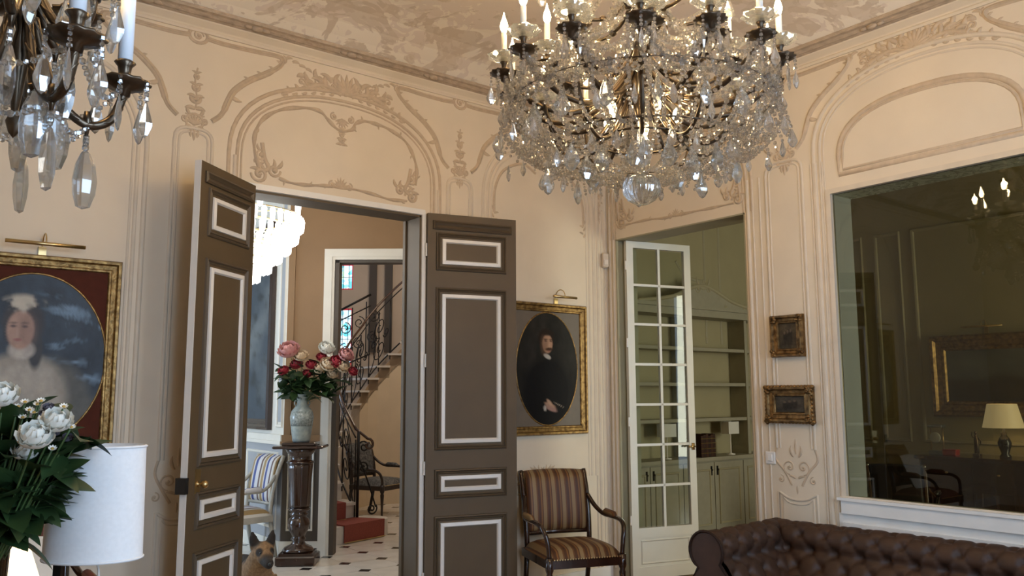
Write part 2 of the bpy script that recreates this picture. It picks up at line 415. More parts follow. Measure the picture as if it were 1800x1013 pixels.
b = MB(); prof = [(.10, 4.105), (.18, 4.15), (.30, 4.20), (.45, 4.24), (.65, 4.265), (.9, 4.275)]
vs = []; fs = []
for (i, z) in prof: vs += [(X0 + i, Y0 + i, z), (-i, Y0 + i, z), (-i, -i, z), (X0 + i, -i, z)]
for r in range(len(prof) - 1):
    for k in range(4): fs.append((r * 4 + k, r * 4 + (k + 1) % 4, r * 4 + 4 + (k + 1) % 4, r * 4 + 4 + k))
e = (len(prof) - 1) * 4; fs.append((e, e + 1, e + 2, e + 3)); b.add(vs, fs)
b.bb(X0 - .2, .25, Y0 - .25, .22, 4.30, 4.40)
struct(b.build('ceiling', CEILM))
# cornices
CORN = mat('carved_cornice_paint', (.44, .345, .25), .6, var=.18, scale=18, bump=.6, bscale=26, stretch=(1, 1, 3))
def sweep_wall(prof, fn, ua, ub, mitre=1):
    q = MB(); vs = []
    for u, sg in ((ua, 0), (ub, mitre)):
        for (h, z) in prof: vs.append(fn(u + (-h * sg if ub > ua else h * sg), z, h))
    n = len(prof); q.add(vs, [(k, k + 1, n + k + 1, n + k) for k in range(n - 1)] + [tuple(range(n)), tuple(range(2 * n - 1, n - 1, -1))]); return q
lo = [(0, 3.985), (.012, 3.985), (.018, 4.00), (.012, 4.012), (.016, 4.02), (.05, 4.05), (.055, 4.06), (0, 4.06)]
hi = [(0, 4.058), (.055, 4.058), (.07, 4.068), (.08, 4.068), (.10, 4.085), (.12, 4.09), (.125, 4.11), (.10, 4.13), (0, 4.13)]
t1 = struct(sweep_wall(lo, fa, X0, 0).build('trim_1', CREAM)); sweep_wall(hi, fa, X0, 0).build('carved_band', CORN, t1)
t2 = struct(sweep_wall(lo, fb, -Y0, 0, -1).build('trim_2', CREAM)); sweep_wall(hi, fb, -Y0, 0, -1).build('carved_band', CORN, t2)
for fn, ua, ub, par, nm in ((fa, X0, 0, t1, 'acanthus'), (fb, 0, -Y0, t2, 'acanthus')):
    # carved knots spaced along the cornice band
    km = MB()
    km.ell((0, 0, 0), (.045, .022, .022), 8, 5)
    for sg in (-1, 1): km.ell((sg * .06, 0, 0), (.03, .014, .015), 8, 5)
    kme = km.mesh('carved_knot', CORN, True)
    n = 9
    for k in range(n):
        u = lerp(.55, 6.2, k / (n - 1)); q = fn(-u if fn is fa else u, 4.075, .09)
        inst('carved_knot', kme, par, q, (0, 0, 0 if fn is fa else PI / 2))

# ------------------------------------------------------------------ stucco relief
def arch_pts(uc, hw, zs, zt, zb, n=26, ex=2.25):
    pts = [(uc - hw, zb), (uc - hw, (zb + zs) / 2)]
    for k in range(n + 1):
        t = PI - PI * k / n; c, s_ = math.cos(t), math.sin(t)
        pts.append((uc + hw * math.copysign(abs(c) ** (2 / ex), c), zs + (zt - zs) * abs(s_) ** (2 / ex)))
    return pts + [(uc + hw, (zb + zs) / 2), (uc + hw, zb)]
def leafr(mb, fn, u, z, ang, Ln, wd, curl=0, n=6, flat=.7):
    pts = [(u, z)]; a = ang
    for k in range(n):
        pts.append((pts[-1][0] + Ln / n * math.cos(a), pts[-1][1] + Ln / n * math.sin(a))); a += curl / n
    mb.ridge(pts, [max(.002, wd * math.sin(PI * (.15 + .85 * k / n)) ** .8) for k in range(n + 1)], fn, flat)
def scrollr(mb, fn, u, z, r, a0, turns, wd, flat=.8):
    pts = spiral((u, z), r, r * .15, a0, turns); n = len(pts)
    mb.ridge(pts, [wd * (.55 + .45 * k / n) for k in range(n)], fn, flat)
    mb.ridge([(u - wd, z), (u, z), (u + wd, z)], [wd * .3, wd * 1.3, wd * .3], fn, 1)
def shell(mb, fn, u, z, r, n=9, spread=2.6, base=PI / 2):
    for k in range(n):
        a = base + spread * (k / (n - 1) - .5)
        leafr(mb, fn, u, z, a, r * (1 - .18 * abs(k / (n - 1) - .5) * 2), r * .13, 0)
    leafr(mb, fn, u - r * .18, z, 0, r * .36, r * .12)
def crown(uc, zt, r, span, fn, parent, slope=.22):
    q = MB(); shell(q, fn, uc, zt, r)
    for s_ in (-1, 1):
        q.ridge(spline([(uc + s_ * .04, zt - .01), (uc + s_ * span * .35, zt + .03), (uc + s_ * span * .65, zt - .02), (uc + s_ * span, zt - span * slope)], 5), [.016] * 5 + [.018] * 5 + [.010] * 6, fn)
        scrollr(q, fn, uc + s_ * span * .42, zt + .055, .045, -PI / 2, s_ * 1.2, .011)
        scrollr(q, fn, uc + s_ * span * .70, zt + .015, .035, -PI / 2, -s_ * 1.2, .009)
        for k in range(9):
            a_ = .25 + .16 * k; leafr(q, fn, uc + s_ * (.05 + .035 * k), zt + .02 + .02 * (k % 3), PI / 2 - s_ * (.2 + .13 * k), .13 - .008 * k, .019, s_ * (1.5 if k % 2 else -1.5))
        for k in range(4): scrollr(q, fn, uc + s_ * (.10 + .07 * k), zt + .04 + .02 * (k % 2) - .012 * k, .026, PI * k, s_ * 1.3, .010)
        for k in range(6):
            t = .2 + .14 * k
            leafr(q, fn, uc + s_ * span * t, zt + .01 - span * slope * t * t, PI / 2 + s_ * (-.9 + .25 * k), .075 - .006 * k, .014, s_ * -1.4)
            leafr(q, fn, uc + s_ * span * t, zt - .01 - span * slope * t * t, -PI / 2 + s_ * .7, .045, .011, s_ * 1.2)
    return q.build('rocaille_crown', MOULD, parent, True)
def cartouche(uc, z, r, fn, parent):
    q = MB()
    shell(q, fn, uc, z - r * .2, r * .8, 7, 2.2)
    for s_ in (-1, 1):
        scrollr(q, fn, uc + s_ * r * .62, z + r * .12, r * .34, PI / 2, s_ * 1.3, r * .09)
        scrollr(q, fn, uc + s_ * r * .42, z - r * .45, r * .26, -PI / 2, -s_ * 1.2, r * .08)
        leafr(q, fn, uc + s_ * r * .3, z + r * .45, PI / 2 - s_ * .9, r * .6, r * .12, s_ * 1.4)
        leafr(q, fn, uc + s_ * r * .15, z - r * .6, -PI / 2 + s_ * .5, r * .5, r * .11, -s_)
    leafr(q, fn, uc, z - r * .55, -PI / 2, r * .75, r * .12)
    q.ridge([(uc + .55 * r * math.cos(a), z + .5 * r * math.sin(a)) for a in np.linspace(0, 2 * PI, 18)[:-1]], r * .09, fn, closed=True)
    return q.build('rocaille_cartouche', MOULD, parent, True)
def floral(uc, z0, z1, fn, parent, w_=.07):
    q = MB(); n = 7; q.ridge([(uc + .008 * math.sin(k), lerp(z0, z1, k / n)) for k in range(n + 1)], .006, fn)
    for k in range(n):
        z = lerp(z0, z1, k / n); sz = w_ * (1 - .55 * k / n)
        for s_ in (-1, 1): leafr(q, fn, uc, z, PI / 2 - s_ * (1.2 - .08 * k), sz, sz * .22, s_ * (1.2 if k % 2 else -1.0))
        if k % 2: q.ridge([(uc - .02, z + .02), (uc, z + .025), (uc + .02, z + .02)], [.006, sz * .26, .006], fn, .9)
    return q.build('floral_drop', MOULD, parent, True)
def arch(uc, hw, zs, zt, zb, fn, parent, rows, m_=None):
    q = MB()
    for (o, r) in rows: q.ridge(arch_pts(uc, hw - o, zs, zt - o, zb), r, fn, .7)
    return q.build('arch_moulding', m_ or MOULD, parent, True)
# spandrel panel above each pilaster (traced once, mirrored)
_tr = [(375, 214), (388, 206), (396, 196), (404, 178), (415, 160), (440, 143), (470, 131), (494, 118), (500, 106), (488, 99), (450, 91), (395, 78), (368, 69)]
SPAN = [(pa(*q)[0] + 3.722, pa(*q)[1]) for q in _tr]
def spandrel(uc, fn, parent, su=1.0, zoff=0, left=1, right=1):
    q = MB()
    for s_ in ([1] if right else []) + ([-1] if left else []):
        pts = spline([(uc + s_ * du * su, z + zoff) for du, z in SPAN], 4); n = len(pts)
        q.ridge(pts, [.022 if 8 < k < 26 else .017 for k in range(n)], fn, .6)
        q.ridge([(u, z) for u, z in pts], .007, fn, 2.4)
        cu, cz = uc + s_ * SPAN[8][0] * su, SPAN[8][1] + zoff
        scrollr(q, fn, cu, cz, .032, PI / 2, -s_ * 1.1, .011)
        for k in range(4): leafr(q, fn, cu + s_ * (.02 + .05 * k), cz + .01 - .012 * k, PI / 2 - s_ * (.7 + .2 * k), .06, .012, -s_ * 1.5)
        for k in range(5):
            i = 20 + 3 * k
            if i < n: leafr(q, fn, pts[i][0], pts[i][1], PI / 2 + s_ * .6, .045, .010, s_)
        i = 14; leafr(q, fn, pts[i][0], pts[i][1], -PI / 2 + s_ * .9, .085, .016, s_ * .8)
    zk = SPAN[-1][1] + zoff + .006
    q.ridge([(uc + .06 * math.cos(a), zk + .05 * math.sin(a)) for a in np.linspace(0, 2 * PI, 16)[:-1]], .012, fn, closed=True)
    scrollr(q, fn, uc, zk, .035, 0, 1.4, .010)
    return q.build('spandrel_moulding', MOULD, parent, True)
def pilaster(uc, hw, fn, parent, zt=3.33, ros=1.05):
    q = MB()
    for o, r in ((0, .012), (.028, .008)):
        q.ridge(arch_pts(uc, hw - o, zt - .10, zt - o, ros + .16, 10, 3), r, fn, .8)
    q.build('pilaster_moulding', TRIMW, parent, True)
    r = MB()
    for s_ in (-1, 1):
        scrollr(r, fn, uc + s_ * .055, ros + .03, .055, -PI / 2, s_ * 1.25, .009)
        scrollr(r, fn, uc + s_ * .13, ros - .06, .03, PI / 2, s_ * 1.1, .007)
        r.ridge(spline([(uc + s_ * hw, ros + .16), (uc + s_ * (hw + .015), ros + .08), (uc + s_ * .10, ros + .0), (uc + s_ * .04, ros - .10)], 5), .009, fn)
        leafr(r, fn, uc + s_ * .02, ros + .10, PI / 2 - s_ * .7, .09, .011, s_ * 1.2)
        leafr(r, fn, uc + s_ * .01, ros - .05, PI / 2 - s_ * .9, .06, .010, -s_)
    leafr(r, fn, uc, ros + .12, PI / 2, .11, .010); leafr(r, fn, uc, ros - .1, -PI / 2, .06, .008)
    r.build('rocaille_rosette', MOULD, parent, True)
    g = MB()
    for o, rr in ((0, .010), (.03, .007)):
        g.ridge(spline([(uc - hw + o, ros - .15 - o), (uc - hw * .5, ros - .19 - o), (uc, ros - .20 - o), (uc + hw * .5, ros - .19 - o), (uc + hw - o, ros - .15 - o)], 4) + [(uc + hw - o, .3), (uc + hw - o, .22 + o), (uc - hw + o, .22 + o), (uc - hw + o, .3)], rr, fn, .8, closed=True)
    g.build('lower_panel_moulding', TRIMW, parent, True)
def uprights(us, fn, parent, z0=.12, z1=3.25, m_=None):
    q = MB()
    for u, r in us: q.ridge([(u, z0), (u, (z0 + z1) / 2), (u, z1)], r, fn, .8)
    q.build('upright_moulding', m_ or TRIMW, parent, True)
def wavy(fn, parent, P, conv, corners, mid):
    q = MB()
    for line, rad in P: 
        pts = spline([conv(*c) for c in line], 5); q.ridge(pts, [rad * (.9 + .25 * math.sin(k * .9)) for k in range(len(pts))], fn, .75)
        q.ridge(pts, rad * .35, fn, 2.6)
        for k in range(3, len(pts) - 2, 7): leafr(q, fn, pts[k][0], pts[k][1], k * 1.3, .04, .008, 1.2)
    for (c, s_) in corners:
        u, z = conv(*c); scrollr(q, fn, u, z, .06, PI, s_ * 1.3, .017); scrollr(q, fn, u + s_ * .10, z + .04, .048, 0, -s_ * 1.2, .015); scrollr(q, fn, u + s_ * .01, z + .13, .04, PI / 2, s_ * 1.3, .013); q.ridge(spline([(u + s_ * .02, z + .02), (u + s_ * .06, z + .05), (u + s_ * .03, z + .12), (u + s_ * .01, z + .22)], 5), .015, fn)
        for k in range(5): leafr(q, fn, u + s_ * .03 * k, z + .02 + .01 * k, PI / 2 + s_ * (.9 - .5 * k), .075, .014, s_ * 1.3)
        for k in range(4): leafr(q, fn, u - s_ * .005, z + .06 + .035 * k, PI / 2 + s_ * (.8 if k % 2 else -.6), .05, .011, -s_)
    for c, r, base in mid:
        u, z = conv(*c); shell(q, fn, u, z - .01, r, 7, 2.4, base)
        for s_ in (-1, 1): scrollr(q, fn, u + s_ * r * .9, z, r * .4, PI / 2, -s_ * 1.2, r * .14)
    q.build('overdoor_panel_moulding', MOULD, parent, True)
# --- left wall
UD = (DL + DR) / 2
arch(UD, .835, 3.22, 3.80, 2.99, fa, wall_left, [(0, .014), (.055, .012), (.085, .007)])
crown(UD + .01, 3.80, .155, .50, fa, wall_left)
def z2(X, Y): return pa(400 + .3752 * X, .3752 * Y)
wavy(fa, wall_left, [
    ([(240, 835), (300, 858), (380, 868), (450, 870), (510, 878), (580, 885), (680, 910), (760, 935), (840, 942)], .013),
    ([(150, 790), (126, 700), (131, 620), (170, 555), (250, 515), (350, 505), (430, 520), (470, 560), (510, 602), (545, 615), (588, 606), (600, 580), (640, 568), (700, 583), (760, 608), (830, 660), (870, 730), (886, 800), (880, 870)], .015)], z2,
    [((150, 815), 1), ((862, 925), -1)], [((530, 872), .075, PI / 2), ((538, 555), .075, -PI / 2)])
floral(pa(601, 228)[0], pa(601, 255)[1], pa(601, 228)[1] + .02, fa, wall_left, .05)
for uc in (-3.733, -1.645):
    pilaster(uc, .12, fa, wall_left); spandrel(uc, fa, wall_left); cartouche(uc, 3.375, .10, fa, wall_left); floral(uc, 3.46, 3.74, fa, wall_left)
arch(-4.60, .585, 3.15, 3.70, .9, fa, wall_left, [(0, .016), (.05, .012), (.08, .008)], TRIMW)
arch(-.80, .615, 3.22, 3.76, .9, fa, wall_left, [(0, .014), (.05, .012), (.085, .007)], TRIMW)
q = MB()
for s_ in (-1, 1):
    q.ridge(spline([(-.80 + s_ * .50, 3.10), (-.80 + s_ * .49, 3.3), (-.80 + s_ * .40, 3.47), (-.80 + s_ * .2, 3.56), (-.80 + s_ * .05, 3.50)], 6), .013, fa)
    for k in range(5): leafr(q, fa, -.80 + s_ * .50, 3.12 - .03 * k, PI / 2 + s_ * (.9 if k % 2 else -.9), .05, .010, s_)
    q.ridge(spline([(-.80 + s_ * .44, .95), (-.80 + s_ * .40, .93), (-.80 + s_ * .30, .885), (-.80 + s_ * .1, .88), (-.80, .88)], 6), .011, fa)
    q.ridge(spline([(-.80 + s_ * .40, .81), (-.80 + s_ * .25, .80), (-.80, .80)], 6), .009, fa)
    scrollr(q, fa, -.80 + s_ * .46, .92, .045, -PI / 2, s_ * 1.2, .010)
    for k in range(4): leafr(q, fa, -.80 + s_ * .02 * k, .93 + .02 * k, PI / 2 - s_ * (.2 + .5 * k), .08, .011, s_)
q.build('panel_scrollwork', MOULD, wall_left, True)
uprights([(-.17, .012), (-.13, .016), (-.085, .010), (-.03, .016)], fa, wall_left, .1, 3.98)
uprights([(-3.50, .010), (-3.46, .013), (-1.88, .010), (-1.85, .010)], fa, wall_left, .1, 3.2)
floral(-.10, 3.42, 3.15, fa, wall_left, .06)
# --- right wall
UG = (GL + GR) / 2
arch(UG, .775, 3.25, 3.80, 3.0, fb, wall_right, [(0, .014), (.05, .012), (.08, .007)]); crown(UG, 3.80, .15, .48, fb, wall_right)
wavy(fb, wall_right, [
    ([(1090, 398), (1110, 393), (1140, 386), (1165, 384), (1185, 380), (1220, 372), (1250, 366), (1290, 357)], .012),
    ([(1088, 390), (1086, 370), (1083, 345), (1087, 318), (1105, 295), (1140, 282)], .013), ([(1302, 352), (1298, 325), (1292, 300), (1278, 280), (1250, 265), (1215, 262), (1195, 280)], .013)], pb,
    [((1093, 392), 1), ((1297, 350), -1)], [((1188, 378), .065, PI / 2)])
pilaster(1.87, .155, fb, wall_right); spandrel(1.885, fb, wall_right, .95); cartouche(1.885, 3.36, .11, fb, wall_right)
uprights([(1.545, .016), (1.59, .009), (1.655, .008), (2.10, .009), (2.135, .016), (2.19, .010)], fb, wall_right, .1, 3.25)
uprights([(.03, .016), (.075, .012)], fb, wall_right, .1, 3.98)
UW = (WL + WR) / 2
arch(UW, .80, 3.33, 3.86, .12, fb, wall_right, [(0, .016), (.05, .012), (.08, .007)], TRIMW); crown(UW - .02, 3.87, .15, .52, fb, wall_right)
q = MB()
for o, r in ((0, .018), (.03, .010)):
    pts = arch_pts(UW, .605 - o, 3.25, 3.60 - o, 3.15, 22, 2.4); pts = [(UW - .605 + o, 3.13 + o)] + pts[2:-2] + [(UW + .605 - o, 3.13 + o)]
    q.ridge(pts, r, fb, .6, closed=True)
q.build('lunette_moulding', MOULD, wall_right, True)
spandrel(UW + 1.0, fb, wall_right); 
# interior window: glass, frame, sill, painted reveal
win = thing('window_1', 'wide interior glass window in the right wall looking into the dark library', 'window'); win['kind'] = 'structure'
REV = mat('blue_grey_reveal_paint', (.56, .66, .82), .6, var=.05, scale=3)
m, nt, p = _base('scroll_painted_soffit'); N = nt.nodes; L = nt.links
tc = N.new('ShaderNodeTexCoord'); wv = N.new('ShaderNodeTexNoise'); wv.inputs['Scale'].default_value = 7; wv.inputs['Detail'].default_value = 2; wv.inputs['Distortion'].default_value = 2.5
L.new(tc.outputs['Object'], wv.inputs['Vector'])
L.new(ramp(wv.outputs['Fac'], [(0, (.72, .83, .82)), (.47, (.72, .83, .82)), (.49, (.36, .43, .40)), (.56, (.36, .43, .40)), (.58, (.72, .83, .82))]), p.inputs['Base Color']); p.inputs['Roughness'].default_value = .6
SOFF = m
MB().bb(.03, .25, -WL - .004, -WL, .82, WZ1).build('side_reveal', REV, win)
MB().bb(.03, .25, -WR, -WR + .004, .82, WZ1).build('side_reveal', REV, win)
MB().bb(.03, .25, -WR, -WL, WZ1 - .004, WZ1).build('painted_soffit', SOFF, win)
PANE = pane_mat('interior_window_glass', (.60, .59, .50), 1.5, boost=1.1)
MB().bb(.015, .023, -WR + .002, -WL - .002, .88, WZ1 - .002).build('glass_pane', PANE, win)
q = MB().bb(-.035, .12, -WR - .03, -WL + .03, .80, .905).bb(-.05, .02, -WR - .05, -WL + .05, .885, .905)
q.build('window_sill', WHITE, win)
q = MB().frame(WL - .035, WR + .035, .88, WZ1 + .035, .035, fb, 0, .014); q.build('window_frame', TRIMW, win)
q = MB().bb(-.012, 0, -WR - .05, -WL + .06, .1, .80).frame(WL - .03, WR + .03, .14, .74, .035, fb, .012, .026)
q.build('apron_panel', WHITE, win)
struct(MB().bb(-.02, 0, Y0, -GR, 0, .12).build('baseboard_right', WHITE)); struct(MB().bb(X0, DL, -.02, 0, 0, .12).bb(DR, -.02, -.02, 0, 0, .12).build('baseboard_left', WHITE))
# ------------------------------------------------------------------ double doors
fr = thing('door_1', 'taupe door frame of the tall double doors with pale lintel strip', 'door frame'); fr['kind'] = 'structure'
MB().bb(DR - .016, DR, .0, .215, 0, DZ).bb(DR - .03, DR, .19, .225, 0, DZ).build('jamb', TAUPE, fr)
MB().bb(DL, DL + .016, .0, .215, 0, DZ).bb(DL, DL + .03, .19, .225, 0, DZ).build('jamb', TAUPE, fr)
MB().bb(DL, DR, .0, .215, DZ - .016, DZ).build('lintel', TAUPE, fr)
MB().bb(DL - .03, DR + .03, -.016, .0, DZ + .002, DZ + .030).bb(DL - .03, DR + .03, -.008, 0, DZ + .030, DZ + .045).build('lintel_strip', WHITE, fr)
for x in (DL - .035, DR): MB().bb(x, x + .035, -.014, 0, 0, DZ + .002).build('jamb_strip', WHITE, fr)
def leaf(name, label, hinge, free, w_, lock):
    ang = math.atan2(free[1] - hinge[1], free[0] - hinge[0])
    t = thing(name, label, 'door', (hinge[0], hinge[1], .01), ang); t['kind'] = 'structure'
    T = .042; z1 = 2.985
    MB().bb(0, w_, -T / 2, T / 2, 0, z1).build('door_slab', TAUPE, t)
    for s_ in (-1, 1):
        fn = lambda u, z, h, s_=s_: Vector((u, s_ * (T / 2 + h), z))
        MB().profframe(.04, w_ - .04, 2.86, 2.93, [(0, 0), (.0, .012), (.012, .02), (.02, .012), (.034, .004)], fn).build('crown_band', TAUPED, t)
        for (za, zb) in ((2.59, 2.79), (1.23, 2.36), (.875, .99), (.12, .65)):
            a, c = .115, w_ - .135
            MB().profframe(a - .05, c + .05, za - .05, zb + .05, [(0, 0), (.004, .010), (.012, .014), (.02, .004), (.026, .010), (.036, .002)], fn).build('panel_bead', TAUPED, t)
            MB().profframe(a, c, za, zb, [(0, 0), (.002, .010), (.026, .014), (.032, .004), (.034, 0)], fn).build('white_panel_moulding', WHITE, t)
    for z in (.25, 1.05, 1.85, 2.7):
        MB().lathe([(.008, -.05), (.008, .05)], (-.006, -.0, z), 8).build('hinge', TAUPED if lock else WHITE, t)
    if lock:
        MB().bb(w_ - .001, w_ + .004, -T / 2, T / 2, 0, z1).build('white_edge', WHITE, t)
        MB().bb(w_ + .004, w_ + .035, -T / 2 - .01, T / 2 + .012, 1.04, 1.13).build('lock_box', BLACKG, t)
        k = MB().lathe([(.016, 0), (.018, .006), (.006, .010), (.006, .03), (.018, .036), (.024, .05), (.018, .064), (0, .07)], (0, 0, 0), 14)
        o = k.build('door_knob', BRASS, t, True); o.location = (w_ - .10, T / 2, 1.085); o.rotation_euler = (-PI / 2, 0, 0)
        MB().bb(w_ - .125, w_ - .075, T / 2, T / 2 + .004, 1.03, 1.17).build('knob_plate', BRASS, t)
    return t
leaf('door_2', 'left leaf of the taupe double doors, brass knob, white rectangular mouldings, swung into the room', (-3.345, -.04), (-3.83, -.45), .635, True)
leaf('door_4', 'right leaf of the taupe double doors with white rectangular mouldings, folded back beside the portrait', (-1.965, -.03), (-1.26, -.218), .735, False)
# ------------------------------------------------------------------ glass door
GOL = mat('grey_white_door_paint', (.70, .69, .63), .4, var=.04, scale=5)
OLIVE = mat('olive_grey_paint', (.33, .30, .195), .55, var=.05, scale=4)
fr = thing('door_5', 'olive grey reveal of the glass door opening', 'door frame'); fr['kind'] = 'structure'
MB().bb(0, .26, -GL - .012, -GL, 0, GZ).build('jamb', OLIVE, fr); MB().bb(0, .26, -GR, -GR + .012, 0, GZ).build('jamb', OLIVE, fr)
MB().bb(0, .26, -GR, -GL, GZ - .012, GZ).build('lintel', OLIVE, fr)
hg = (.06, -.165); fe = (.728, -.343); ang = math.atan2(fe[1] - hg[1], fe[0] - hg[0]); w_ = .69
gd = thing('door_3', 'white glazed door leaf with fourteen panes, standing ajar into the library', 'glass door', (hg[0], hg[1], .01), ang); gd['kind'] = 'structure'
zb = [.43, .79, 1.145, 1.50, 1.858, 2.218, 2.575, 2.915]; xl, xr = .07, w_ - .07; xm = (xl + xr) / 2
MB().bb(0, xl, -.02, .02, 0, 2.975).build('stile', GOL, gd); MB().bb(xr, w_, -.02, .02, 0, 2.975).build('stile', GOL, gd)
MB().bb(xl, xr, -.02, .02, 2.915, 2.975).build('top_rail', GOL, gd)
q = MB().bb(xl, xr, -.012, .012, .0, .36).bb(xl, xr, -.02, .02, .345, .43).bb(xl, xr, -.02, .02, 0, .10)
q.build('bottom_panel', GOL, gd)
for s_ in (-1, 1): MB().profframe(xl + .02, xr - .02, .12, .33, [(0, .012), (.01, .02), (.02, .012)], lambda u, z, h, s_=s_: Vector((u, s_ * h, z))).build('panel_bead', GOL, gd)
MB().bb(xm - .012, xm + .012, -.016, .016, .43, 2.915).build('glazing_bar', GOL, gd)
for z in zb[1:-1]: MB().bb(xl, xr, -.016, .016, z - .011, z + .011).build('glazing_bar', GOL, gd)
DPANE = pane_mat('door_pane', (.90, .92, .88), 1.45, boost=.45)
for j in range(7):
    for (a, c) in ((xl, xm - .012), (xm + .012, xr)):
        MB().bb(a, c, -.002, .002, zb[j] + .011, zb[j + 1] - .011).build('pane', DPANE, gd)
for z in (.5, 1.35, 2.05, 2.75): MB().lathe([(.009, -.04), (.009, .04)], (-.004, -.012, z), 8).build('hinge', WHITE, gd)
MB().tube([(w_ - .03, -.02, 1.12), (w_ - .03, -.05, 1.12), (w_ - .10, -.055, 1.12)], .008, 8).lathe([(.015, -.03), (.015, .03)], (w_ - .03, -.021, 1.12), 8).build('door_handle', BRASS, gd, True)
# ------------------------------------------------------------------ library shell
LIBW = mat('library_panel_paint', (.33, .295, .175), .6, var=.05, scale=3)
struct(MB().bb(4.2, 4.4, -6.2, 1.2, 0, 4.2).build('wall_library_end', LIBW)); lw = struct(MB().bb(.25, 4.4, 1.0, 1.2, 0, 4.2).build('wall_library_side', LIBW))
struct(MB().bb(.25, 2.55, -6.2, -6, 0, 4.2).bb(3.65, 4.2, -6.2, -6, 0, 4.2).bb(2.55, 3.65, -6.2, -6, 0, .4).bb(2.55, 3.65, -6.2, -6, 3.2, 4.2).build('wall_library_back', LIBW))
struct(MB().bb(.25, 4.4, -6.2, 1.2, 4.2, 4.3).build('ceiling', LIBW))
le = bpy.data.objects['wall_library_end']
flx = lambda u, z, h: Vector((4.2 - h, -u, z)); fly = lambda u, z, h: Vector((u, 1.0 - h, z))
q = MB()
for (a, c) in ((-.5, .15), (.3, .62), (.75, 3.2)): q.profframe(a, c, 1.05, 3.5, [(0, 0), (.01, .02), (.03, .015), (.04, 0)], flx)
q.build('panel_moulding', OLIVE, le)
MB().bb(4.17, 4.2, -6, 1, .9, .96).build('chair_rail', OLIVE, le)
q = MB().ridge(spline([(2.1, 3.15), (2.25, 3.0), (2.45, 2.95), (2.6, 2.95)], 6), .02, fly).ridge([(2.62, 2.2), (2.62, 2.95), (2.62, 3.9)], .02, fly).ridge([(2.9, 2.2), (2.9, 2.95), (2.9, 3.9)], .02, fly).ridge([(1.2, 3.5), (2.1, 3.5)], .02, fly)
q.build('panel_moulding', OLIVE, lw, True)
# ================================================================== HALL AND STAIR HALL
HTAN = mat('tan_hall_paint', (.26, .145, .062), .6, var=.05, scale=3)
HGREY = mat('blue_grey_dado_paint', (.36, .36, .37), .5, var=.04, scale=4)
HTAU = mat('dark_taupe_dado_paint', (.070, .053, .038), .5, var=.05, scale=5)
HCREAM = mat('hall_cream_casing', (.74, .69, .60), .45, var=.03, scale=5)
STW = mat('stair_wall_paint', (.56, .45, .34), .65, var=.05, scale=3)
# base slab and tiles
GROUT = mat('grout', (.42, .38, .33), .7)
struct(MB().bb(-7.2, 3.2, .22, 8.5, -.12, -.008).build('floor_hall', GROUT), 'marble tiled hall floor with small black inset squares', 'floor')
fl = bpy.data.objects['floor_hall']
MARB = mat('cream_marble', (.70, .64, .56), .16, var=.07, scale=5)
BLKM = mat('black_marble', (.018, .016, .015), .14, var=.3)
g = .4; c_ = .066; e_ = .003
h_ = g / 2 - e_
octp = [(-h_ + c_, -h_), (h_ - c_, -h_), (h_, -h_ + c_), (h_, h_ - c_), (h_ - c_, h_), (-h_ + c_, h_), (-h_, h_ - c_), (-h_, -h_ + c_)]
fz = lambda u, v, h: Vector((u, v, h))
tme = MB().prism(octp, fz, -.008, 0).mesh('marble_tile', MARB)
cme = MB().prism([(0, -c_), (c_, 0), (0, c_), (-c_, 0)], fz, -.008, .0005).mesh('black_cabochon', BLKM)
gx0, gy0 = -1.13 - g * 14, 2.09 - g * 4
far_t = MB()
for i in range(25):
    for j in range(19):
        x, y = gx0 + i * g, gy0 + j * g
        near = -3.3 < x < .9 and .2 < y < 5.4
        if -7.0 < x < 3.0 and .26 < y < 8.3:
            if near: inst('black_cabochon', cme, fl, (x, y, 0))
            else: far_t.prism([(x, y - c_), (x + c_, y), (x, y + c_), (x - c_, y)], fz, -.008, .0005, 1)
        xx, yy = x + g / 2, y + g / 2
        if -6.9 < xx < 2.9 and .42 < yy < 8.2:
            if -3.3 < xx < .9 and yy < 5.4: inst('marble_tile', tme, fl, (xx, yy, 0))
            else: far_t.prism([(xx + a, yy + b_) for a, b_ in octp], fz, -.008, 0, 0)
o = far_t.build('marble_tile', [MARB, BLKM], fl); o['kind'] = 'stuff'
# hall outer walls
struct(MB().bb(-7.2, -7, .2, 3.8, 0, 4).bb(-7.2, -7, 5.4, 8.5, 0, 4).bb(-7.2, -7, 3.8, 5.4, 0, .5).bb(-7.2, -7, 3.8, 5.4, 3.2, 4).build('wall_hall_far', HCREAM))
struct(MB().bb(-7.2, -1.7, 8.3, 8.5, 0, 4).build('wall_hall_end', HCREAM))
struct(MB().bb(-.02, .24, .22, 1.55, 0, 4).build('wall_hall_side', HTAN))
HC = H(-2.35, 8.62, 0); cx, cy = HC.x, HC.y
struct(MB().prism([(-7.2, .2), (.3, .2), (.3, 1.5), (cx + .1, cy), (cx + .1, 8.5), (-7.2, 8.5)], fz, 3.95, 4.05).build('ceiling_hall', HCREAM))
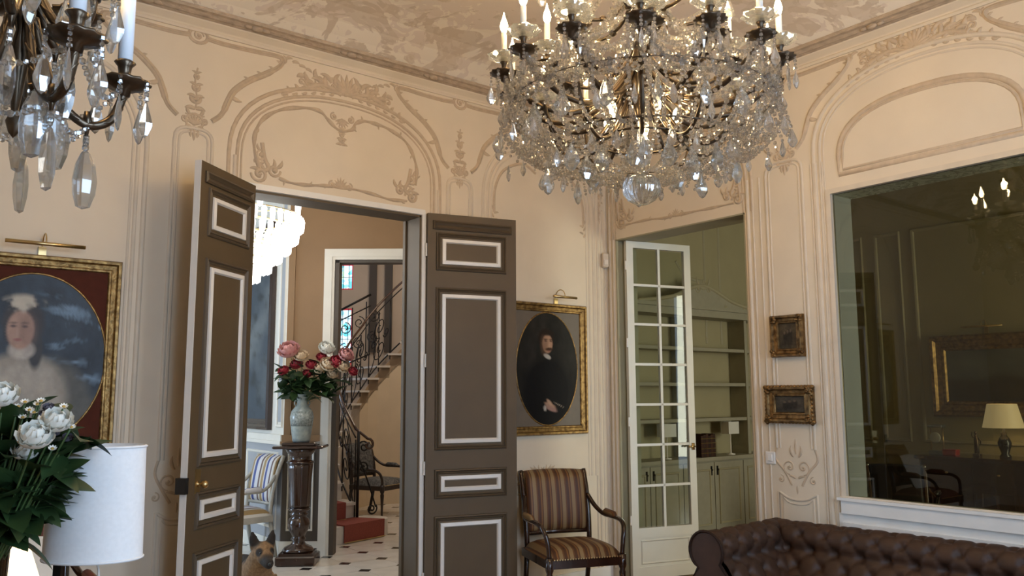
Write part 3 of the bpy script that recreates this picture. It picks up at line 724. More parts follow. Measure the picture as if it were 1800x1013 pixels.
# face 1: wall with dado and tapestry, seen obliquely
f1 = lambda u, z, h: Vector((cx - h, cy + u, z))
w1 = MB().bb(cx, cx + .12, cy, 8.4, 0, 4); w1 = struct(w1.build('wall_hall_panelled', HCREAM))
MB().bb(cx - .012, cx, cy, 8.3, .14, 1.10).build('dado_panel', HGREY, w1)
q = MB()
for k in range(5): q.profframe(.1 + k * 1.0, .98 + k * 1.0, .24, 1.02, [(0, .012), (.008, .026), (.022, .022), (.03, .012)], f1)
q.build('dado_moulding', HCREAM, w1)
MB().bb(cx - .05, cx, cy - .02, 8.3, 1.10, 1.135).bb(cx - .035, cx, cy, 8.3, 1.135, 1.20).build('chair_rail', HCREAM, w1)
MB().bb(cx - .02, cx, cy, 8.3, 0, .14).build('skirting', HCREAM, w1)
q = MB().profframe(.03, .20, 1.27, 3.8, [(0, 0), (.01, .02), (.03, .014), (.036, 0)], f1)
q.build('wall_panel_moulding', HCREAM, w1)
MB().bb(cx - .008, cx, cy + .07, cy + .16, 1.33, 3.74).build('wall_panel', HGREY, w1)
# face 2: doorway wall, square to the view
def hb(mb, s0, s1, d0, d1, z0, z1, mi=0):
    p_ = H((s0 + s1) / 2, (d0 + d1) / 2, (z0 + z1) / 2); return mb.box(p_, (abs(s1 - s0), abs(d1 - d0), abs(z1 - z0)), HROT, mi)
S0, S1, SD = -1.863, -.55, 8.62
q = MB(); hb(q, -2.35, S0, SD, SD + .14, 0, 4); hb(q, S1, .15, SD, SD + .14, 0, 4); hb(q, S0, S1, SD, SD + .14, 3.02, 4)
w2 = struct(q.build('wall_hall_doorway', HTAN))
f2 = lambda u, z, h: H(u, SD - h, z)
q = MB(); hb(q, -2.35, -1.973, SD - .012, SD, .14, 1.10); q.build('dado_panel', HTAU, w2)
MB().profframe(-2.30, -2.03, .24, 1.02, [(0, .012), (.006, .024), (.016, .02), (.02, .012)], f2).build('dado_moulding', HCREAM, w2)
q = MB(); hb(q, -2.37, -1.973, SD - .05, SD, 1.10, 1.135); hb(q, -2.36, -1.973, SD - .035, SD, 1.135, 1.20); q.build('chair_rail', HTAN, w2)
q = MB(); hb(q, -2.36, -1.973, SD - .02, SD, 0, .14); q.build('skirting', HCREAM, w2)
q = MB(); hb(q, -2.35, -2.28, SD - .015, SD, 1.2, 3.95); q.build('corner_pilaster', HTAN, w2)
q = MB(); hb(q, -1.973, S0, SD - .025, SD, 0, 3.02); hb(q, -1.973, S0, SD - .025, SD, 3.02, 3.135); hb(q, -1.94, -1.89, SD - .035, SD - .025, 0, 3.05); hb(q, S0, S1, SD - .025, SD, 3.02, 3.135); hb(q, -1.94, S1, SD - .035, SD - .025, 3.05, 3.10)
hb(q, S1, S1 + .11, SD - .025, SD, 0, 3.135); cs = struct(q.build('trim_3', HCREAM))
q = MB(); hb(q, S0, S0 + .045, SD - .005, SD + .145, 0, 3.02); hb(q, S0, S1, SD - .005, SD + .145, 2.99, 3.02); hb(q, S1 - .045, S1, SD - .005, SD + .145, 0, 3.02)
q.build('jamb', HTAU, cs)
# stair hall shell
BD = 13.6
q = MB(); wp = lambda s, z: (s, z)
wins = [(-2.90, -2.64, 3.34, 3.78), (-2.90, -2.64, 2.02, 3.03)]
hb(q, -5.0, -2.90, BD, BD + .2, 0, 5); hb(q, -2.64, 2.5, BD, BD + .2, 0, 5)
hb(q, -2.90, -2.64, BD, BD + .2, 0, 2.02); hb(q, -2.90, -2.64, BD, BD + .2, 3.03, 3.34); hb(q, -2.90, -2.64, BD, BD + .2, 3.78, 5)
ws = struct(q.build('wall_stair', STW))
q = MB()
for s in (-2.30, -2.04): hb(q, s - .06, s + .06, BD - .05, BD, 2.3, 5)
q.build('pilaster_strip', HTAU, ws)
struct(MB().bb(cx + .13, cx + .17, cy + .15, 8.4, 0, 5).build('wall_stair_side', STW))
q = MB(); hb(q, -.3, -.15, SD + .14, BD, 0, 5); 
q = MB(); hb(q, .55, .7, SD + .8, BD, 0, 5); struct(q.build('wall_stair_right', STW))
q = MB(); q.prism([tuple(H(-2.2, SD + .16, 0).xy), tuple(H(.8, SD + .16, 0).xy), tuple(H(2.5, BD, 0).xy), tuple(H(-5, BD, 0).xy)], fz, 5, 5.1); struct(q.build('ceiling_stair', STW))
# stained glass windows (lit from outside)
def sg_mat():
    m, nt, p = _base('stained_glass'); N = nt.nodes; L = nt.links
    tc = N.new('ShaderNodeTexCoord'); v = N.new('ShaderNodeTexVoronoi'); v.inputs['Scale'].default_value = 16; L.new(tc.outputs['Object'], v.inputs['Vector'])
    r = N.new('ShaderNodeValToRGB'); s_ = N.new('ShaderNodeSeparateColor'); L.new(v.outputs['Color'], s_.inputs[0]); L.new(s_.outputs[0], r.inputs[0])
    cr = r.color_ramp; cr.interpolation = 'CONSTANT'; cr.elements[0].color = (.55, .85, 1, 1); cr.elements[1].position = .45; cr.elements[1].color = (.85, .97, 1, 1)
    for pos, c in ((.7, (.10, .50, .55)), (.8, (.25, .60, .85)), (.93, (.55, .9, .6))):
        e = cr.elements.new(pos); e.color = (*c, 1)
    L.new(r.outputs[0], p.inputs['Emission Color']); p.inputs['Emission Strength'].default_value = 1.3; p.inputs['Base Color'].default_value = (.1, .2, .3, 1)
    return m
SG = sg_mat(); SGR = emit('ruby_glass_border', (.35, .02, .03), .8); LEAD = mat('lead_came', (.03, .03, .035), .5, .5)
for k, (s0, s1, z0, z1) in enumerate(wins):
    t = thing('window_%d' % (k + 5), ['upper narrow stained glass window above the staircase', 'lower tall stained glass window behind the stair railing'][k], 'stained glass'); t['kind'] = 'structure'
    q = MB(); hb(q, s0 + .03, s1 - .03, BD + .06, BD + .066, z0 + .03, z1 - .03); q.build('coloured_pane', SG, t)
    fw = lambda u, z, h: H(u, BD + .06 - h, z)
    MB().frame(s0, s1, z0, z1, .028, fw, -.01, .008).build('ruby_border', SGR, t)
    n = max(2, int((z1 - z0) / .16))
    for j in range(1, n):
        q = MB(); z = lerp(z0, z1, j / n); hb(q, s0, s1, BD + .05, BD + .06, z - .004, z + .004); q.build('lead_bar', LEAD, t)
    for sx in (.35, .7):
        q = MB(); s = lerp(s0, s1, sx); hb(q, s - .004, s + .004, BD + .05, BD + .06, z0, z1); q.build('lead_bar', LEAD, t)
# ------------------------------------------------------------------ staircase
IN = [(-.50, 3.25), (-.70, 3.52), (-.70, 3.85), (-.60, 4.20), (-.45, 4.55), (-.25, 4.87), (-.03, 5.18), (.20, 5.42), (.42, 5.58), (.60, 5.67), (.78, 5.70), (.96, 5.68), (1.14, 5.62), (1.34, 5.52)]
OUT = [(-1.62, 2.93), (-1.64, 3.35), (-1.64, 3.80), (-1.64, 4.35), (-1.64, 5.0), (-1.5, 5.7), (-1.0, 6.3), (-.3, 6.7), (.2, 6.82), (.6, 6.88), (1.0, 6.88), (1.4, 6.58), (1.75, 6.28), (2.0, 6.02)]
RISE = .186
STONE = mat('pale_stone_step', (.66, .60, .52), .4, var=.06, scale=8); STR = mat('tan_stringer', (.36, .25, .15), .6, var=.06)
stc = thing('staircase', 'curving stone staircase climbing to the right behind an iron railing', 'staircase', tuple(HC)[:2] + (0,))
o0 = stc.location.copy()
def sp3(x, y, z): return (x - o0.x, y - o0.y, z)
for i in range(13):
    z1 = RISE * (i + 1); z0 = 0 if i < 8 else z1 - RISE
    a, b_, c, d = IN[i], OUT[i], OUT[i + 1], IN[i + 1]
    poly = [a, b_, c, d]
    q = MB(); q.prism(poly, lambda u, v, h: Vector(sp3(u, v, h)), z0, z1 - .03); q.build('riser', STONE if i < 8 else STR, stc)
    # tread with nosing
    mx = Vector(((c[0] + d[0]) / 2 - (a[0] + b_[0]) / 2, (c[1] + d[1]) / 2 - (a[1] + b_[1]) / 2)); mx.normalize()
    side = Vector((a[0] - b_[0], a[1] - b_[1])); side.normalize()
    A = Vector(a) - mx * .03 + side * .03; Bq = Vector(b_) - mx * .03; Dq = Vector(d) + side * .03
    if i == 0:      # rounded curtail step
        pl = [tuple(Bq)] + [tuple(Vector(a) + side * .22 * math.cos(t) * 1 + mx * .24 * (1 + math.sin(t)) - mx * .03) for t in np.linspace(-PI / 2, PI / 2, 9)] + [d, c]
        q = MB(); q.prism(pl, lambda u, v, h: Vector(sp3(u, v, h)), 0, z1 - .001); q.build('tread', STONE, stc)
    else:
        q = MB(); q.prism([tuple(A), tuple(Bq), c, tuple(Dq)], lambda u, v, h: Vector(sp3(u, v, h)), z1 - .03, z1); q.build('tread', STONE, stc)
# sloping soffit of the upper flight
q = MB()
for i in range(7, 13):
    z0, z1 = RISE * i - .08, RISE * (i + 1) - .08
    vs = [sp3(*IN[i], z0), sp3(*OUT[i], z0), sp3(*OUT[i + 1], z1), sp3(*IN[i + 1], z1)]
    q.add([(*p[:2], p[2] - .05) for p in vs] + [(*p[:2], p[2] + .16) for p in vs], [(0, 1, 2, 3), (4, 5, 6, 7), (0, 3, 7, 4), (1, 2, 6, 5)])
q.build('soffit', STR, stc)
q = MB()
for i in range(7, 13):
    a, b_ = Vector(IN[i]), Vector(IN[i + 1]); n_ = Vector((b_.y - a.y, a.x - b_.x)).normalized() * -.06
    z0, z1 = RISE * i - .09, RISE * (i + 1) - .09
    q.add([sp3(*a, 0), sp3(*b_, 0), sp3(*b_, z1), sp3(*a, z0), sp3(*(a + n_), 0), sp3(*(b_ + n_), 0), sp3(*(b_ + n_), z1), sp3(*(a + n_), z0)], [(0, 1, 2, 3), (4, 5, 6, 7), (0, 3, 7, 4), (1, 2, 6, 5), (3, 2, 6, 7)])
q.build('spandrel_wall', mat('warm_cream_spandrel', (.66, .52, .34), .65, var=.04, scale=4), stc)
RED = mat('brick_red_carpet', (.26, .060, .040), .9, var=.12, scale=60, bump=.4, bscale=160)
rn = thing('stair_carpet', 'brick red ribbed carpet runner on the lower steps', 'carpet', tuple(stc.location))
for i in range(7):
    a, b_, c, d = [Vector(p) for p in (IN[i], OUT[i], OUT[i + 1], IN[i + 1])]
    k0, k1 = (.0, .52) if i < 1 else (.16, .72); z1 = RISE * (i + 1)
    A, Bq, Cq, Dq = a.lerp(b_, k0), a.lerp(b_, k1), d.lerp(c, k1), d.lerp(c, k0)
    mx = ((c + d) / 2 - (a + b_) / 2).normalized(); A -= mx * .045; Bq -= mx * .045
    q = MB(); q.prism([tuple(A), tuple(Bq), tuple(Cq), tuple(Dq)], lambda u, v, h: Vector(sp3(u, v, h)), z1, z1 + .014)
    q.prism([tuple(A - mx * .012), tuple(Bq - mx * .012), tuple(Bq), tuple(A)], lambda u, v, h: Vector(sp3(u, v, h)), z1 - RISE + .012, z1 + .014)
    q.build('carpet_step', RED, rn)
    MB().tube([sp3(*(A + mx * .03), z1 + .0), sp3(*(Bq + mx * .03), z1 + .0)], .006, 6) if False else None
    r_ = MB().tube([sp3(*(A - mx * .02), z1 - RISE + .012), sp3(*(Bq - mx * .02), z1 - RISE + .012)], .007, 6).build('stair_rod', BRASS, rn)
# ------------------------------------------------------------------ iron railing
rl = thing('stair_railing', 'black wrought iron stair railing with scrolls and polished wooden handrail', 'railing', tuple(stc.location))
base = []
for i in range(1, 14):
    x, y = IN[i]; base.append((x + .0, y + .0, RISE * (i if i == 1 else min(i, 13) + .5)))
bs = spline(base, 5)
hr = [(x, y, z + 1.02) for x, y, z in bs]
scr = [(-.50 + .0 + .10 * math.sin(t) * (1 - t / 9), 3.22 - .02 * t, 1.12 + .06 * math.cos(t) * (1 - t / 9)) for t in np.linspace(0, 5.5, 14)][::-1]
MB().tube([sp3(*p) for p in hr], .017, 8).build('handrail', mat('polished_handrail', (.07, .032, .018), .2, var=.2, coat=.5), rl, True)
x, y, z = hr[0]
pts = [(x, y, z)] + [(x + .10 * t, y - .08 * t, z - .10 * t) for t in (.4, .8, 1.1)]
pe = pts[-1]; pts += [(pe[0] + .07 * math.sin(t) * (1 - t / 8), pe[1] - .02, pe[2] - .07 + .07 * math.cos(t) * (1 - t / 8)) for t in np.linspace(.4, 6, 14)]
MB().tube([sp3(*p) for p in pts], .016, 8).build('handrail_scroll', mat('polished_handrail', (.07, .032, .018)), rl, True)
MB().tube([sp3(a, b_, c + .10) for a, b_, c in bs], .011, 6).build('bottom_rail', IRON, rl, True)
MB().tube([sp3(a, b_, c + .92) for a, b_, c in bs], .009, 6).build('top_rail', IRON, rl, True)
q = MB().tube([sp3(IN[1][0] + .02, IN[1][1] - .03, RISE), sp3(IN[1][0] + .02, IN[1][1] - .03, 1.18)], .018, 8); 
for z in (1.0, .76):
    q.tube([sp3(IN[1][0] + .02 + .07 + a_, IN[1][1] - .03, z + b_) for a_, b_ in spiral((0, 0), .075, .015, PI, -1.4, 16)], .010, 6)
q.tube([sp3(IN[1][0] + .04 + .22 * t, IN[1][1] - .03, .85 - .45 * t - .1 * t * t) for t in np.linspace(0, 1, 8)] + [sp3(IN[1][0] + .21 + a_, IN[1][1] - .03, .28 + b_) for a_, b_ in spiral((0, 0), .07, .012, .6, -1.5, 18)], .010, 6)
q.build('newel_scroll', IRON, rl, True)
for i in range(12):
    a = Vector(base[i]); b_ = Vector(base[i + 1])
    MB().tube([sp3(*(a + Vector((0, 0, .0)))), sp3(*(a + Vector((0, 0, .90))))], .009, 6).build('baluster', IRON, rl, True)
    if i % 2 or i > 9: continue
    b_ = Vector(base[i + 2])
    # C scroll in the plane of the rail
    def on(u, v): p_ = a.lerp(b_, u); return sp3(p_.x, p_.y, p_.z + .10 + v * .78)
    q = MB(); Ln = (b_ - a).length
    for (cu, cv, r, a0, tr) in ((.5, .30, .22, PI / 2, 1.6), (.5, .72, .20, -PI / 2, -1.6), (.22, .52, .09, 0, 1.3), (.8, .50, .09, PI, 1.3)):
        q.tube([on(cu + (p_[0]) * .80 / max(.30, Ln), cv + p_[1]) for p_ in spiral((0, 0), r * .95, .03, a0, tr, 22)], .008, 5)
    q.tube([on(.0 + .5 * t + .15 * math.sin(t * 6.28), t) for t in np.linspace(0, 1, 12)], .007, 5)
    q.build('scroll', IRON, rl, True)
# upper landing railing seen in front of the windows
r2 = thing('landing_railing', 'thin iron balustrade on the far landing before the stained glass', 'railing', tuple(H(-2.7, 13.1, 0)))
l0 = r2.location
def lp(s, z): p_ = H(s, 13.1, z) - l0; return tuple(p_)
MB().tube([lp(-3.3, 2.65), lp(-2.25, 3.2)], .018, 6).tube([lp(-3.3, 1.8), lp(-2.25, 2.25)], .012, 6).tube([lp(-3.3, 2.5), lp(-2.25, 3.02)], .010, 6).build('rail', IRON, r2, True)
for k in range(5):
    s = -3.2 + k * .22; z = 1.84 + .43 * (k * .22 + .1)
    MB().tube([lp(s, z), lp(s, z + .82)], .010, 5).build('baluster', IRON, r2)
    q = MB()
    for (dz, tr) in ((.25, 1.5), (.58, -1.5)): q.tube([lp(s + .11 + a_, z + dz + b_) for a_, b_ in spiral((0, 0), .10, .02, PI / 2, tr, 18)], .008, 5)
    q.build('scroll', IRON, r2, True)
MB().box((0, 0, .9), (.03, .03, 1.8)).build('support_post', IRON, r2)
# ================================================================== CHANDELIERS
random.seed(5)
def bead_geo(r, h=None):
    h = h or r; vs = [(0, 0, -h)]
    for z, k in ((-.5, .87), (.5, .87)):
        for i in range(6): vs.append((r * k * math.cos(PI * i / 3), r * k * math.sin(PI * i / 3), h * z))
    vs.append((0, 0, h)); fs = []
    for i in range(6):
        j = (i + 1) % 6
        fs += [(0, 1 + j, 1 + i), (1 + i, 1 + j, 7 + j, 7 + i), (7 + i, 7 + j, 13)]
    return vs, fs
def strand(mb, p0, p1, sag, r=.0125, gap=.027):
    p0, p1 = Vector(p0), Vector(p1); L_ = (p1 - p0).length + sag * 1.6; n = max(3, int(L_ / gap)); vs, fs = bead_geo(r)
    for k in range(n + 1):
        t = k / n; p_ = p0.lerp(p1, t); p_.z -= sag * 4 * t * (1 - t); j = random.uniform(.75, 1.15)
        a = random.random() * PI; ca, sa = math.cos(a), math.sin(a)
        mb.add([(p_.x + (x * ca - y * sa) * j, p_.y + (x * sa + y * ca) * j, p_.z + z * j) for x, y, z in vs], fs)
def drop_mesh(name, L_, w_, m_, flat=.55, n=6):
    prof = [(.0, -L_), (w_ * .45, -L_ * .93), (w_ * .95, -L_ * .72), (w_, -L_ * .60), (w_ * .62, -L_ * .33), (w_ * .22, -L_ * .10), (w_ * .12, -L_ * .03), (0, 0)]
    return MB().lathe(prof, (0, 0, 0), n, 1, flat).mesh(name, m_)
def icicle_mesh(name, L_, w_, m_): return MB().lathe([(0, -L_), (w_ * .5, -L_ * .9), (w_, -L_ * .55), (w_ * .8, -L_ * .15), (0, 0)], (0, 0, 0), 5).mesh(name, m_)
def pan_mesh(name, r): return MB().lathe([(.006, -r * .60), (r * .24, -r * .56), (r * .28, -r * .30), (r * .72, -r * .16), (r * 1.0, 0), (r * 1.02, r * .10), (r * .8, r * .12), (r * .3, r * .02), (0, 0)], (0, 0, 0), 24, flute=.07, nf=12).mesh(name, BRONZE, True)
def bob_mesh(name, r): return MB().lathe([(.014, -.012), (r * .5, -.006), (r, .018), (r * .97, .024), (r * .5, .004), (.014, .0)], (0, 0, 0), 18, flute=.07, nf=9).mesh(name, CRYS2, True)
bulb_me = MB().lathe([(.007, 0), (.016, .018), (.019, .034), (.014, .056), (.006, .078), (.002, .098), (0, .104)], (0, 0, 0), 10).mesh('flame_bulb', FLAME, True)
def candle_mesh(name, h, r, m_): return MB().lathe([(r, 0), (r, h), (r * .85, h + .002), (0, h + .002)], (0, 0, 0), 12).mesh(name, m_, True)
collar_me = MB().lathe([(.010, 0), (.017, .006), (.010, .02), (.013, .045), (.020, .056), (.014, .062), (0, .062)], (0, 0, 0), 12).mesh('candle_socket', BRONZE, True)
def lamp_point(name, parent, loc, pw, col, rad=.02):
    l = bpy.data.lights.new(name, 'POINT'); l.energy = pw; l.color = col; l.shadow_soft_size = rad
    o = bpy.data.objects.new(name, l); COL.objects.link(o); o.parent = parent; o.location = loc; return o
WARM = (1, .655, .28)
CZ = 2.46
ch = thing('crystal_chandelier', 'large tiered crystal chandelier with lit candle bulbs, bronze arms and glass ball finial', 'chandelier', (-2.56, -2.82, CZ))
pan_me, bob_me, can_me = pan_mesh('drip_pan', .062), bob_mesh('glass_bobeche', .075), candle_mesh('candle', .135, .0135, WAX)
drop_me, ici_me, big_me = drop_mesh('pendant_drop', .085, .022, CRYS), icicle_mesh('icicle_drop', .07, .009, CRYS), drop_mesh('large_pendant', .13, .036, CRYS2)
beads = MB(); npd = 0
def arm_thing(root, prof, ang, pan_s=1.0, pw=0, light=True, rr=.0125):
    R = Matrix.Rotation(ang, 3, 'Z')
    pts = spline([(r, 0, z) for r, z in prof], 5)
    n = len(pts)
    m_ = MB().tube([R @ Vector(p_) for p_ in pts], [rr * (1.15 - .35 * k / n) for k in range(n)], 8)
    # leaf collars along the arm
    for k in (n // 3, 2 * n // 3): m_.ell(R @ Vector(pts[k]), (.02, .02, .017), 8, 5)
    a = m_.build('arm', BRONZE, root, True)
    tip = R @ Vector((prof[-1][0], 0, prof[-1][1]))
    inst('drip_pan', pan_me, a, tip, (0, 0, ang), (pan_s,) * 3)
    inst('candle_socket', collar_me, a, tip)
    inst('glass_bobeche', bob_me, a, tip + Vector((0, 0, .066)))
    inst('candle', can_me, a, tip + Vector((0, 0, .062)))
    inst('flame_bulb', bulb_me, a, tip + Vector((0, 0, .197)))
    if light: lamp_point('candle_light', a, tip + Vector((0, 0, .25)), pw, WARM)
    return tip
def addp(root, me, p_, name='pendant'):
    global npd; npd += 1
    return inst(name, me, root, p_, (0, 0, random.random() * PI))
P1 = [(.06, .62), (.16, .50), (.30, .43), (.45, .45), (.57, .53), (.63, .605)]
P2 = [(.05, .72), (.12, .62), (.22, .56), (.33, .58), (.40, .63), (.425, .68)]
P3 = [(.04, .98), (.12, .90), (.24, .88), (.34, .93), (.40, 1.02)]
tips1 = []; tips2 = []; tips3 = []
for k in range(14): tips1.append(arm_thing(ch, P1, 2 * PI * k / 14 + .32, pw=11.5, light=(k % 2 == 0)))
for k in range(8): tips2.append(arm_thing(ch, P2, 2 * PI * k / 8 + .1, .9, pw=11.5, light=(k % 2 == 0), rr=.0085))
for k in range(6): tips3.append(arm_thing(ch, P3, 2 * PI * k / 6 + .5, .9, pw=14.5, rr=.0085))
# stem of bronze and glass balusters
MB().lathe([(.012, .62), (.02, .66), (.035, .70), (.02, .74), (.015, .80), (.015, 1.78), (.05, 1.80), (.07, 1.82), (0, 1.825)], (0, 0, 0), 12).lathe([(.0, .40), (.02, .42), (.03, .47), (.016, .52), (.05, .56), (.07, .60), (.075, .64), (.05, .68), (.02, .70), (0, .70)], (0, 0, 0), 16).build('stem', BRONZE, ch, True)
for z0, r in ((.74, .06), (.92, .05), (1.10, .055), (1.3, .045)):
    MB().lathe([(.017, z0), (r * .6, z0 + .02), (r, z0 + .07), (r * .7, z0 + .11), (.02, z0 + .15)], (0, 0, 0), 16, flute=.06, nf=8).build('glass_baluster', CRYS2, ch, True)
MB().lathe([(0, 0), (.03, .003), (.062, .022), (.083, .055), (.086, .085), (.075, .115), (.05, .138), (.025, .15), (.02, .19), (.03, .22), (.015, .30), (.012, .42), (0, .42)], (0, 0, 0), 36, flute=.045, nf=12).build('glass_ball', CRYS2, ch, True)
# hoops and lower loops
def hoop(r, z, t=.008): MB().tube([(r * math.cos(2 * PI * k / 48), r * math.sin(2 * PI * k / 48), z) for k in range(48)], t, 6, closed=True).build('hoop', BRONZE, ch, True)
hoop(.60, .46, .0025); hoop(.44, .27, .005); hoop(.20, .30, .006)
for k in range(10):
    a = 2 * PI * k / 10 + .15; R = Matrix.Rotation(a, 3, 'Z')
    MB().tube([R @ Vector((r, 0, z)) for r, z in spline([(.08, .50), (.16, .36), (.24, .27), (.32, .25), (.39, .30), (.44, .40), (.45, .46)], 5)], .009, 7).build('lower_loop', BRONZE, ch, True)
inner_me = MB().lathe([(.008, 0), (.010, .03), (.016, .045), (.018, .062), (.012, .085), (0, .10)], (0, 0, 0), 10).mesh('added_inner_bulb', FLAME, True)  # bulbs and lights added inside the skirt to brighten the crystals
for k in range(5):
    a = 2 * PI * k / 5 + .6; pp = Vector((.17 * math.cos(a), .17 * math.sin(a), .36)); inst('added_inner_bulb', inner_me, ch, pp)
    if k % 2 == 0: lamp_point('added_inner_light', ch, pp + Vector((0, 0, .06)), 4.0, WARM)
def circ(r, a, z): return Vector((r * math.cos(a), r * math.sin(a), z))
# bead garlands
for i, t in enumerate(tips1):
    t2 = tips1[(i + 1) % 14]; strand(beads, t, t2, .10); strand(beads, t, t2, .17)
    a = math.atan2(t.y, t.x)
    strand(beads, t, circ(.06, a, 1.0), .10, .012); strand(beads, t - Vector((0, 0, .03)), circ(.44, a + .15, .28), .03)
    strand(beads, t, circ(.60, a + .2, .46), .02)
    for q_ in range(6):
        b_ = a + q_ * PI / 3; pp = t + circ(.060, b_, -.005); strand(beads, pp, pp + Vector((0, 0, -.05)), 0, .008, .018)
        if q_ % 2 == 0: addp(ch, drop_me, pp + Vector((0, 0, -.06)))
        else: addp(ch, ici_me, pp + Vector((0, 0, -.06)), 'icicle_pendant')
for i, t in enumerate(tips2):
    t2 = tips2[(i + 1) % 8]; strand(beads, t, t2, .09); a = math.atan2(t.y, t.x)
    strand(beads, t, circ(.05, a, 1.1), .12); strand(beads, t, circ(.2, a, .32), .04)
    for q_ in range(4):
        b_ = a + q_ * PI / 2; pp = t + circ(.055, b_, -.005); addp(ch, drop_me if q_ % 2 else ici_me, pp)
for i, t in enumerate(tips3):
    a = math.atan2(t.y, t.x); strand(beads, t, tips3[(i + 1) % 6], .12); strand(beads, t, circ(.03, a, 1.5), .12); strand(beads, t, tips2[i], .05)
    for q_ in range(3): addp(ch, drop_me, t + circ(.055, a + q_ * 2.1, -.005))
NS = 56
for k in range(NS):
    a = 2 * PI * k / NS; j = random.uniform(-.02, .02)
    strand(beads, circ(.61, a, .46), circ(.66, a + .03, .30 + j), .0, .009, .020)
    strand(beads, circ(.64, a, .36 + j), circ(.46, a + .06, .25), .05, .010, .022)
    strand(beads, circ(.45, a, .27), circ(.40, a + .05, .15 + j), 0, .009, .020)
    if k % 2 == 0: strand(beads, circ(.44, a, .26), circ(.09, a, .14), .05, .010, .023)
    strand(beads, circ(.60, a, .46), circ(.60, a + 2 * PI / NS * 3, .46), .05, .009, .021)
for k in range(28):
    a = 2 * PI * k / 28 + .05; addp(ch, drop_me, circ(.665, a, .29 + random.uniform(-.03, .04)))
for k in range(24):
    a = 2 * PI * k / 24; addp(ch, drop_me if k % 3 else big_me, circ(.43, a, .21 + random.uniform(-.02, .03)))
for k in range(16):
    a = 2 * PI * k / 16 + .1; addp(ch, big_me, circ(.53, a, .42), 'large_pendant')
for k in range(10):
    a = 2 * PI * k / 10; addp(ch, big_me, circ(.25, a, .24), 'large_pendant')
o = beads.build('bead_garlands', CRYS, ch); o['kind'] = 'stuff'; o['label'] = 'strings of small clear crystal beads'
# ---- near chandelier, upper left
c2p = H(-.885, 1.42, 0); Z2 = 1.955
c2 = thing('small_chandelier', 'nearer bronze chandelier with white candles and rock crystal drops, cut by the left edge', 'chandelier', (c2p.x, c2p.y, Z2), HROT)
can2, pan_me2 = candle_mesh('candle', .17, .0135, WAXB), pan_mesh('drip_pan', .046)
rock_me, ici2 = MB().lathe([(0, -.115), (.012, -.11), (.019, -.085), (.021, -.06), (.017, -.03), (.008, -.008), (0, 0)], (0, 0, 0), 7, 1, .6, flute=.12, nf=3).mesh('rock_crystal_drop', CRYS2), drop_mesh('crystal_pendant', .075, .014, CRYS2, .5, 5)
def arm2(prof, ang, fin):
    R = Matrix.Rotation(ang, 3, 'Z'); pts = spline([(r, 0, z) for r, z in prof], 6); n = len(pts)
    mb = MB().tube([R @ Vector(p_) for p_ in pts], [.0085] * n, 8)
    for tw in (0, PI):   # twisted rope relief
        mb.tube([R @ (Vector(p_) + Vector((.006 * math.cos(k * .9 + tw), .006 * math.sin(k * .9 + tw), 0))) for k, p_ in enumerate(pts)], .004, 5)
    a = mb.build('arm', BRONZE, c2, True); tip = R @ Vector((prof[-1][0], 0, prof[-1][1]))
    inst('drip_pan', pan_me2, a, tip); inst('candle_socket', collar_me, a, tip, (0, 0, 0), (1.0, 1.0, .75)); inst('candle', can2, a, tip + Vector((0, 0, .045))); inst('flame_bulb', bulb_me, a, tip + Vector((0, 0, .215)), (0, 0, 0), (.7, .7, .7))
    lo_ = R @ Vector((fin[0], 0, fin[1]))
    MB().tube([lo_ + Vector((0, 0, .03)), lo_ + Vector((0, 0, .012)), lo_, lo_ - Vector((0, 0, .018))], [.006, .009, .006, .003], 8).build('finial', BRONZE, c2, True)
    bd = MB(); strand(bd, lo_ - Vector((0, 0, .02)), lo_ - Vector((0, 0, .04)), 0, .006, .013)
    for q_ in range(5):
        b_ = 2 * PI * q_ / 5; pp = tip + circ(.045, b_, -.002); strand(bd, pp, pp - Vector((0, 0, .03)), 0, .0055, .012); inst('crystal_pendant', ici2, a, pp - Vector((0, 0, .032)), (0, 0, b_))
    o = bd.build('bead_string', CRYS2, c2); o['kind'] = 'stuff'
    inst('rock_crystal_drop', rock_me, c2, lo_ - Vector((0, 0, .042)), (0, 0, ang))
    return tip, lo_
bd = MB(); tl = []; tu = []
for k in range(5):
    tl.append(arm2([(.02, .33), (.04, .25), (.07, .185), (.115, .15), (.155, .165), (.175, .21), (.178, .245)], 2 * PI * k / 5 - .55, (.118, .145)))
for k in range(5):
    tu.append(arm2([(.015, .40), (.05, .33), (.085, .30), (.115, .32), (.125, .36), (.125, .385)], 2 * PI * k / 5 + .05, (.08, .29)))
for k in range(5):
    strand(bd, tl[k][0], tl[(k + 1) % 5][0], .06, .006, .014); strand(bd, tl[k][1], tl[(k + 1) % 5][1], .03, .006, .013); strand(bd, tu[k][0], tl[k][0], .04, .0065, .014)
    inst('rock_crystal_drop', rock_me, c2, tl[k][1] * .55 + Vector((0, 0, .10)), (0, 0, k), (1.25, 1.25, 1.1))
o = bd.build('bead_garlands', CRYS2, c2); o['kind'] = 'stuff'
MB().lathe([(0, .10), (.008, .11), (.014, .13), (.006, .15), (.012, .2), (.018, .25), (.008, .30), (.02, .36), (.03, .40), (.012, .44), (.008, .5), (.008, 2.34), (.05, 2.36), (.05, 2.375), (0, 2.375)], (0, 0, 0), 12).build('stem', BRONZE, c2, True)
lamp_point('candle_light', c2, (0, 0, .62), 4, WARM, .05)
